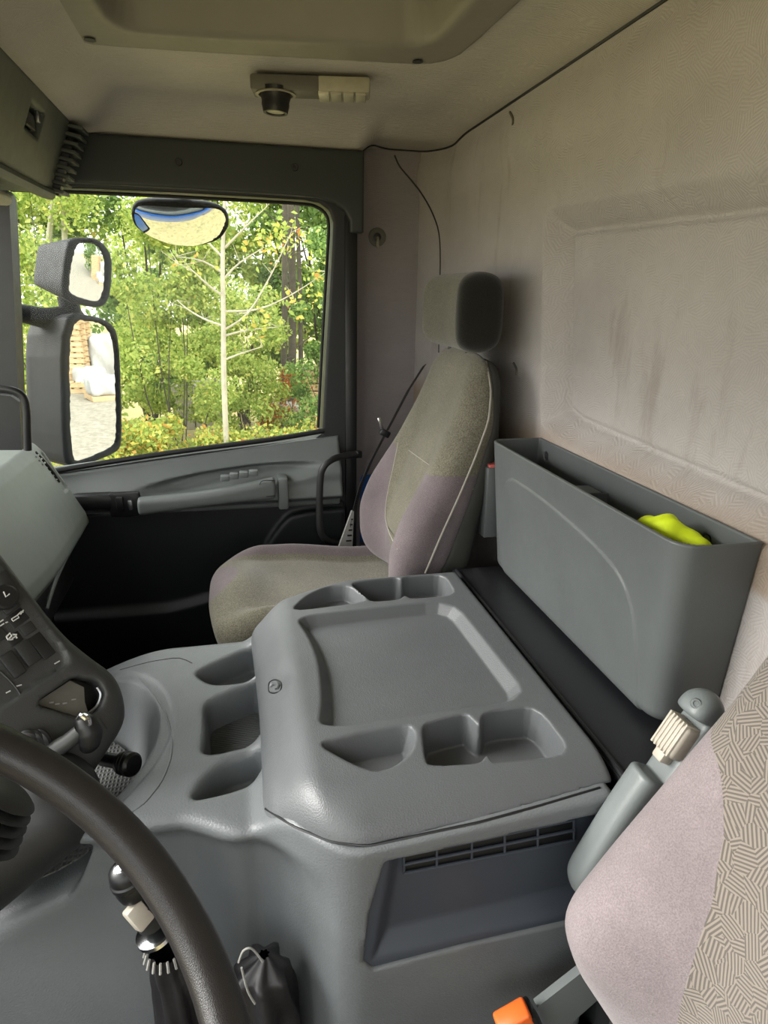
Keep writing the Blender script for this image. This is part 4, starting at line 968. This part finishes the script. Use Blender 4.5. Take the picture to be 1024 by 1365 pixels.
# leafy bushes and trees along the yard edge, nearest first
SH = [('leafy_shrub', -2.1, 8.6, 1.1, 4.3, 17000, 'leaf_g', 'tall green shrub seen behind the door mirrors, left part of the window', 'shrub'),
 ('leafy_shrub', -.75, 8.9, 1.0, 3.5, 17000, 'leaf_g', 'dense green shrub between the door mirrors and the pale bare tree', 'shrub'),
 ('leafy_shrub', .15, 10.2, .85, 2.6, 12000, 'leaf_g', 'lighter green bush behind the pale bare tree, middle of the window', 'shrub'),
 ('leafy_shrub', 1.55, 9.4, .8, 3.3, 13000, 'leaf_d', 'deep green shrub at the right edge of the window', 'shrub'),
 ('yellowing_bush', -1.15, 7.6, .8, 1.2, 9000, 'leaf_y', 'low yellowing bush right beside the lower door mirror', 'bush'),
 ('yellowing_bush', -.1, 7.8, .8, .95, 9000, 'leaf_y', 'low yellow-orange bush at the window sill, middle of the window', 'bush'),
 ('yellowing_bush', .75, 8.2, .75, .9, 5000, 'leaf_y', 'low yellow bush below the stacks at the right of the window', 'bush'),
 ('yellowing_bush', -2.2, 7.4, .9, 1.6, 5000, 'leaf_y', 'yellowing bush at the far left edge of the window', 'bush'),
 ('leafy_shrub', -1.35, 10.6, .8, 2.1, 11000, 'leaf_g', 'pale green bush in the gap just right of the tall door mirror', 'shrub'),
 ('rusty_bush', .75, 10.6, .45, 1.35, 2200, 'leaf_r', 'small rust-coloured bush between pale tree and dark trunks', 'bush'),
 ('leafy_tree', -3.6, 12.5, 1.6, 6.2, 19000, 'leaf_g', 'big green tree behind the far left of the window', 'tree'),
 ('leafy_tree', -1.7, 13.5, 1.6, 6.4, 20000, 'leaf_d', 'dark green tree top above the door mirrors, in the back', 'tree'),
 ('leafy_tree', .2, 13.8, 1.6, 6.6, 20000, 'leaf_g', 'green tree in the back behind the pale bare tree', 'tree'),
 ('leafy_tree', 2.0, 13.2, 1.5, 6.4, 20000, 'leaf_d', 'dark green tree in the back right of the window', 'tree'),
 ('leafy_tree', -.8, 16.8, 1.9, 7.4, 15000, 'leaf_g', 'tallest pale green tree, farthest back behind the kerb mirror', 'tree'),
 ('leafy_tree', 2.6, 17.0, 1.9, 7.4, 15000, 'leaf_g', 'tall pale green tree, farthest back above the dark trunks', 'tree'),
 ('leafy_tree', 3.9, 12.5, 1.6, 6.0, 8000, 'leaf_g', 'green tree beyond the right edge of the window frame', 'tree'),
 ('leafy_tree', -5.8, 11.5, 1.6, 5.6, 8000, 'leaf_y', 'yellowing tree beyond the left edge of the window', 'tree')]
for i, (nm, x, y, w_, h, nl, mt, lb, ct) in enumerate(SH):
    shrub(nm, x, y, w_, h, nl, M[mt], lb, ct, size=.058 if y < 11 else .11, clumps=34 if y < 11 else 50, seed=20+i, low=.0 if ct != 'tree' else .12, tr=.012 if ct != 'tree' else .035)
shrub('rusty_bush', 15.5, 8.6, 1.6, 2.2, 5000, M['leaf_r'], 'rust-brown bushes behind the pallets, seen in the door mirror', 'bush', seed=61, size=.12)
shrub('leafy_tree', 19, 10.5, 2.6, 6.0, 7000, M['leaf_g'], 'green tree behind the yard, seen in the door mirror', 'tree', seed=62, size=.2)
shrub('leafy_tree', 21, 6.0, 2.6, 6.0, 7000, M['leaf_d'], 'dark tree at the end of the yard, seen in the door mirror', 'tree', seed=63, size=.2)
# pale bare young tree with rising branches
bt = empty('pale_bare_tree', at(298, 590, Y=7.6)*[1, 1, 0]+[0, 0, GZ]); tag(bt, 'thin pale bare tree with rising side branches, centre of the window', 'tree')
B().tube([list(at(298, 560, Y=7.6)[:2])+[GZ], at(299, 520, Y=7.6), at(298, 430, Y=7.6), at(297, 340, Y=7.6), at(300, 260, Y=7.6), at(302, 180, Y=7.6)], [.034, .030, .026, .022, .016, .010], 8, 3).build('trunk', M['bark_pale'], bt)
for k, P in enumerate([[(298, 440), (330, 418), (362, 365), (388, 310)], [(298, 415), (345, 412), (390, 392), (436, 362)], [(298, 395), (275, 378), (258, 362), (238, 352)], [(299, 435), (272, 425), (250, 412), (236, 400)],
        [(298, 372), (320, 350), (352, 330)], [(299, 345), (275, 320), (262, 300), (250, 280)], [(300, 330), (330, 300), (356, 275)], [(298, 448), (330, 440), (372, 436)], [(299, 365), (270, 348), (235, 342)], [(298, 480), (325, 470), (350, 462)]]):
    q = [at(x, y, Y=7.6+.05*i*(1 if k % 2 else -1)) for i, (x, y) in enumerate(P)]
    br_ = B().tube(q, list(np.linspace(.014, .004, len(q))), 6, 3)
    for i in range(1, len(q)):
        for _ in range(2): br_.tube([q[i], q[i]+rng.normal(size=3)*[.14, .1, .08]+[0, 0, .08]], [.004, .002], 4, 1)
    br_.build('branch', M['bark_pale'], bt)
P = np.concatenate([at(x, y, Y=7.6)+rng.normal(size=(45, 3))*[.13, .12, .10] for x, y in [(388, 320), (430, 370), (375, 300), (352, 330), (340, 430), (245, 350), (400, 400), (250, 285)]])
leaves('foliage', P, .075, M['leaf_y'], bt, 5)
for i, (x, y0, y1, r_, lb) in enumerate([(375, 575, 240, .05, 'dark slender trunk, left of the three dark trunks'), (388, 580, 240, .065, 'dark trunk, middle of the three dark trunks'), (401, 575, 240, .04, 'dark thin trunk, right of the three dark trunks')]):
    Y_ = 11.2+.3*i; a = at(x, y0, Y=Y_); b = at(x+4-5*i, y1, Y=Y_); root = empty('dark_trunk_tree', (a[0], a[1], GZ)); tag(root, lb+' at the right of the window', 'tree')
    B().tube([(a[0], a[1], GZ), (a+b)/2+[.03, 0, 0], b, b+[0, 0, 2]], [r_*1.2, r_, r_*.8, r_*.4], 8, 4).build('trunk', M['bark_dark'], root)
    for k in range(5):
        bb = B()
        t = rng.uniform(.25, 1); p = a*(1-t)+b*t; bb.tube([p, p+[rng.uniform(-.5, .5), rng.uniform(-.2, .2), rng.uniform(.05, .4)]], [r_*.3, r_*.1], 5, 1)
        bb.build('twig', M['bark_dark'], root)
for i, (x, lb) in enumerate([(62, 'pale slanting birch trunk above the upper door mirror, left of the other'), (92, 'pale birch trunk above the upper door mirror, right of the other')]):
    a = at(x, 400, Y=9.2); b = at(x+12-20*i, 235, Y=9.2); root = empty('birch', (a[0], a[1], GZ)); tag(root, lb, 'tree')
    B().tube([(a[0], a[1], GZ), a, b, b+[.2, 0, 1.5]], [.05, .035, .03, .012], 8, 3).build('trunk', M['bark_pale'], root)
    for k in range(5):
        p = a+(b-a)*rng.uniform(.1, 1); B().tube([p, p+[rng.uniform(-.6, .6), 0, rng.uniform(.2, .6)]], [.010, .003], 5, 1).build('branch', M['bark_pale'], root)
# stacks of blocks and timber
M['block'] = plastic('concrete_block', (160, 154, 142), .9, 0, 0, .2); M['tan'] = plastic('sawn_timber', (196, 168, 128), .8, 0, 0, .2); M['brown'] = plastic('brown_boards', (150, 104, 72), .85, 0, 0, .25); M['whitewrap'] = plastic('white_wrap', (178, 178, 176), .6, 0, 0, .05)
def stack(name, x0, y0, x1, y1, Y, nx, nz, mat, label, cat, piece):
    a = at(x0, y1, Y=Y); b = at(x1, y0, Y=Y); zb = max(GZ, a[2]); root = empty(name, ((a[0]+b[0])/2, Y, zb)); tag(root, label, cat)
    W_ = (b[0]-a[0])/nx; H = (b[2]-zb)/nz; me = None
    for i in range(nx):
        for k in range(nz):
            if me is None: o_ = B().box((0, 0, 0), (W_*.47, .45, H*.42), .01, None, 1).build(piece, M[mat], root); me = o_.data
            else: o_ = bpy.data.objects.new(piece, me); sc.collection.objects.link(o_); o_.parent = root; o_.matrix_parent_inverse = Matrix.Translation(root.location).inverted()
            o_.location = (a[0]+W_*(i+.5+rng.uniform(-.03, .03)), Y+.45+rng.uniform(-.04, .04), zb+H*(k+.5))
stack('block_stack', 355, 545, 402, 590, 10.6, 4, 4, 'block', 'stack of pale grey concrete blocks by the dark trunks', 'stack', 'block')
stack('board_stack', 370, 531, 402, 545, 12.4, 2, 3, 'brown', 'low stack of brown boards behind the concrete blocks', 'stack', 'board')
stack('timber_stack', 402, 492, 436, 560, 13.0, 1, 7, 'tan', 'stack of tan timber at the right edge of the window', 'stack', 'beam')
stack('block_stack', 232, 512, 300, 575, 11.6, 5, 4, 'block', 'wide pale block stack behind the low bushes, left of the pale bare tree', 'stack', 'block')

# ================================================================ door mirrors
def refl_frame(px, Y, n):
    C = at(*px, Y=Y); n = nrm(n); u = nrm(np.cross([0, 0, 1.], n)); v = np.cross(n, u)
    f = lambda x, y: (lambda r: r*(C.dot(n)/r.dot(n)))(ray(x, y)); g = lambda x, y: np.array([(f(x, y)-C).dot(u), (f(x, y)-C).dot(v)])
    return C, n, u, v, g
def mirror(px, Y, n, glass, shell, depth, root, h=.006, rad=None, taper=.35, gname='mirror_glass'):
    C, n, u, v, g = refl_frame(px, Y, n); G = np.array([g(*p) for p in chaikin(glass, 2, .2)]); S_ = np.array([g(*p) for p in chaikin(shell, 2, .2)])
    def f(x, y, z):
        rx, ry, rz = x-C[0], y-C[1], z-C[2]; a = rx*u[0]+ry*u[1]+rz*u[2]; b = rx*v[0]+ry*v[1]+rz*v[2]; w_ = rx*n[0]+ry*n[1]+rz*n[2]
        d = poly2(S_, a, b)+np.maximum(-w_, 0)*taper; d = smax(d, w_-.012, .012); d = smax(d, -depth-w_, .05)
        return np.maximum(d, -np.maximum(poly2(G, a, b), .002-w_))
    cs = np.array([C+u*a+v*b+n*w_ for a, b in S_ for w_ in (.012, -depth)])
    sdf_mesh('mirror_shell', f, cs.min(0)-.015, cs.max(0)+.015, h, M['mshell'], root)
    # glass: gently domed disc of rings
    R_ = 12; K = len(G); c0 = G.mean(0); V = [C+u*c0[0]+v*c0[1]]; mr = np.abs(G-c0).max()
    rr = rad or 1e3
    for i in range(1, R_+1):
        for q in G:
            p = c0+(q-c0)*i/R_; d2 = ((p-c0)**2).sum(); V.append(C+u*p[0]+v*p[1]-n*(d2/(2*rr)))
    off = max(((q-c0)**2).sum() for q in G)/(2*rr); V = np.array(V)+n*(.004+off)
    fc = [(0, 1+j, 1+(j+1) % K) for j in range(K)]+[(1+(i-1)*K+j, 1+i*K+j, 1+i*K+(j+1) % K, 1+(i-1)*K+(j+1) % K) for i in range(1, R_) for j in range(K)]
    o = mk(gname, V, fc, M['mirror'], root); return o
M['mshell'] = plastic('mirror_shell_plastic', (17, 20, 24), .62, 0, 0, .1, .2)
mr_ = empty('main_door_mirror', at(120, 520, Y=2.2)); tag(mr_, 'tall door mirror outside the window, showing the yard', 'mirror')
mirror((122, 520), 2.15, (.84, -.54, .0), [(88, 424), (136, 430), (152, 452), (156, 580), (150, 596), (98, 618), (91, 600)], [(78, 414), (140, 424), (157, 446), (161, 588), (154, 604), (95, 626), (82, 612)], .17, mr_, taper=.10)
mu = empty('wide_angle_mirror', at(110, 365, Y=2.2)); tag(mu, 'smaller rounded wide-angle mirror above the tall door mirror', 'mirror')
mirror((118, 362), 2.15, (.80, -.58, -.10), [(100, 323), (128, 324), (140, 345), (138, 390), (130, 404), (90, 392), (88, 376), (94, 340)], [(92, 316), (130, 317), (148, 340), (145, 396), (132, 412), (86, 402), (80, 384), (86, 336)], .17, mu, rad=1.2, taper=.22)
ma = empty('mirror_arm', at(60, 412, Y=2.2)); tag(ma, 'dark mirror bracket arm joining both door mirrors to the cab', 'bracket')
B().tube([at(-10, 415, Y=2.12), at(30, 418, Y=2.12), at(62, 424, Y=2.15), at(95, 420, Y=2.2)], [.022, .026, .03, .03], 12, 4).build('arm', M['mshell'], ma)
B().tube([at(96, 425, Y=2.2), at(90, 395, Y=2.2)], .03, 12, 1).build('swivel', M['mshell'], ma)
mk_ = empty('kerb_mirror', at(240, 290, Y=2.15)); tag(mk_, 'wide oval kerb mirror hanging over the top of the window', 'mirror')
EG = [(178, 285), (181, 272), (200, 268), (245, 269), (285, 273), (300, 282), (302, 298), (290, 315), (260, 323), (225, 319), (195, 308), (182, 298)]
c_ = np.mean(EG, 0); ES = [tuple(c_+(np.array(p)-c_)*[1.06, 1.12]) for p in EG]
mirror((240, 294), 2.15, (.10, -.66, -.74), EG, ES, .05, mk_, h=.005, rad=.40, taper=.5)
B().tube([at(245, 262, Y=2.17), at(244, 235, Y=2.05)], .018, 10, 1).build('mount', M['mshell'], mk_)
# what the tall mirror shows: pallets and wrapped bales standing in the yard
C, n, u, v, g = refl_frame((122, 520), 2.15, (.84, -.54, .0))
def yard(x, y):
    r = ray(x, y); p = r*(C.dot(n)/r.dot(n)); q = r-2*r.dot(n)*n; return p+q*((GZ-p[2])/q[2])
def pallets(x, y, k, label, w_=1.2):
    p = yard(x, y); root = empty('pallet_stack', p); tag(root, label, 'pallets')
    for i in range(k):
        b = B(); z0 = GZ+.145*i; a = rng.uniform(-.06, .06); R_ = np.array(Matrix.Rotation(a+.5, 3, 'Z'))
        for t in (-.4, -.2, 0, .2, .4): b.box(p*[1, 1, 0]+R_@[0, t, 0]+[0, 0, z0+.125], (.6, .06, .012), 0, R_)
        for t in (-.52, 0, .52): b.box(p*[1, 1, 0]+R_@[t, 0, 0]+[0, 0, z0+.055], (.07, .5, .052), 0, R_)
        b.build('pallet', M['tan'], root)
def bale(x, y, sz, label):
    p = yard(x, y); root = empty('wrapped_bale', p); tag(root, label, 'bale')
    def f(X_, Y_, Z_): return rbox(X_, Y_, Z_, (p[0], p[1], GZ+sz[2]+.12), sz, .12)+.03*np.sin(X_*14)*np.sin(Y_*13+Z_*9)
    sdf_mesh('bale_wrap', f, p-[sz[0]+.1, sz[1]+.1, .2], p+[sz[0]+.1, sz[1]+.1, 2*sz[2]+.4], .07, M['whitewrap'], root)
    B().box((p[0], p[1], GZ+.06), (sz[0], sz[1], .06), .01).build('pallet', M['tan'], root)
P0 = yard(122, 560); print('yard', yard(98, 530), yard(145, 540), P0)
pallets(97, 517, 13, 'tall stack of wooden pallets seen at the left of the tall door mirror')
pallets(112, 520, 2, 'low pallet pair seen in the tall door mirror, beside the tall stack')
bale(120, 520, (.40, .4, .25), 'low white wrapped load on a pallet seen in the middle of the tall mirror')
bale(146, 531, (.42, .5, .22), 'white wrapped load nearest in the tall mirror, at its right edge')
bale(146, 510, (.7, .6, .62), 'large white wrapped load standing behind the lower ones in the tall mirror')
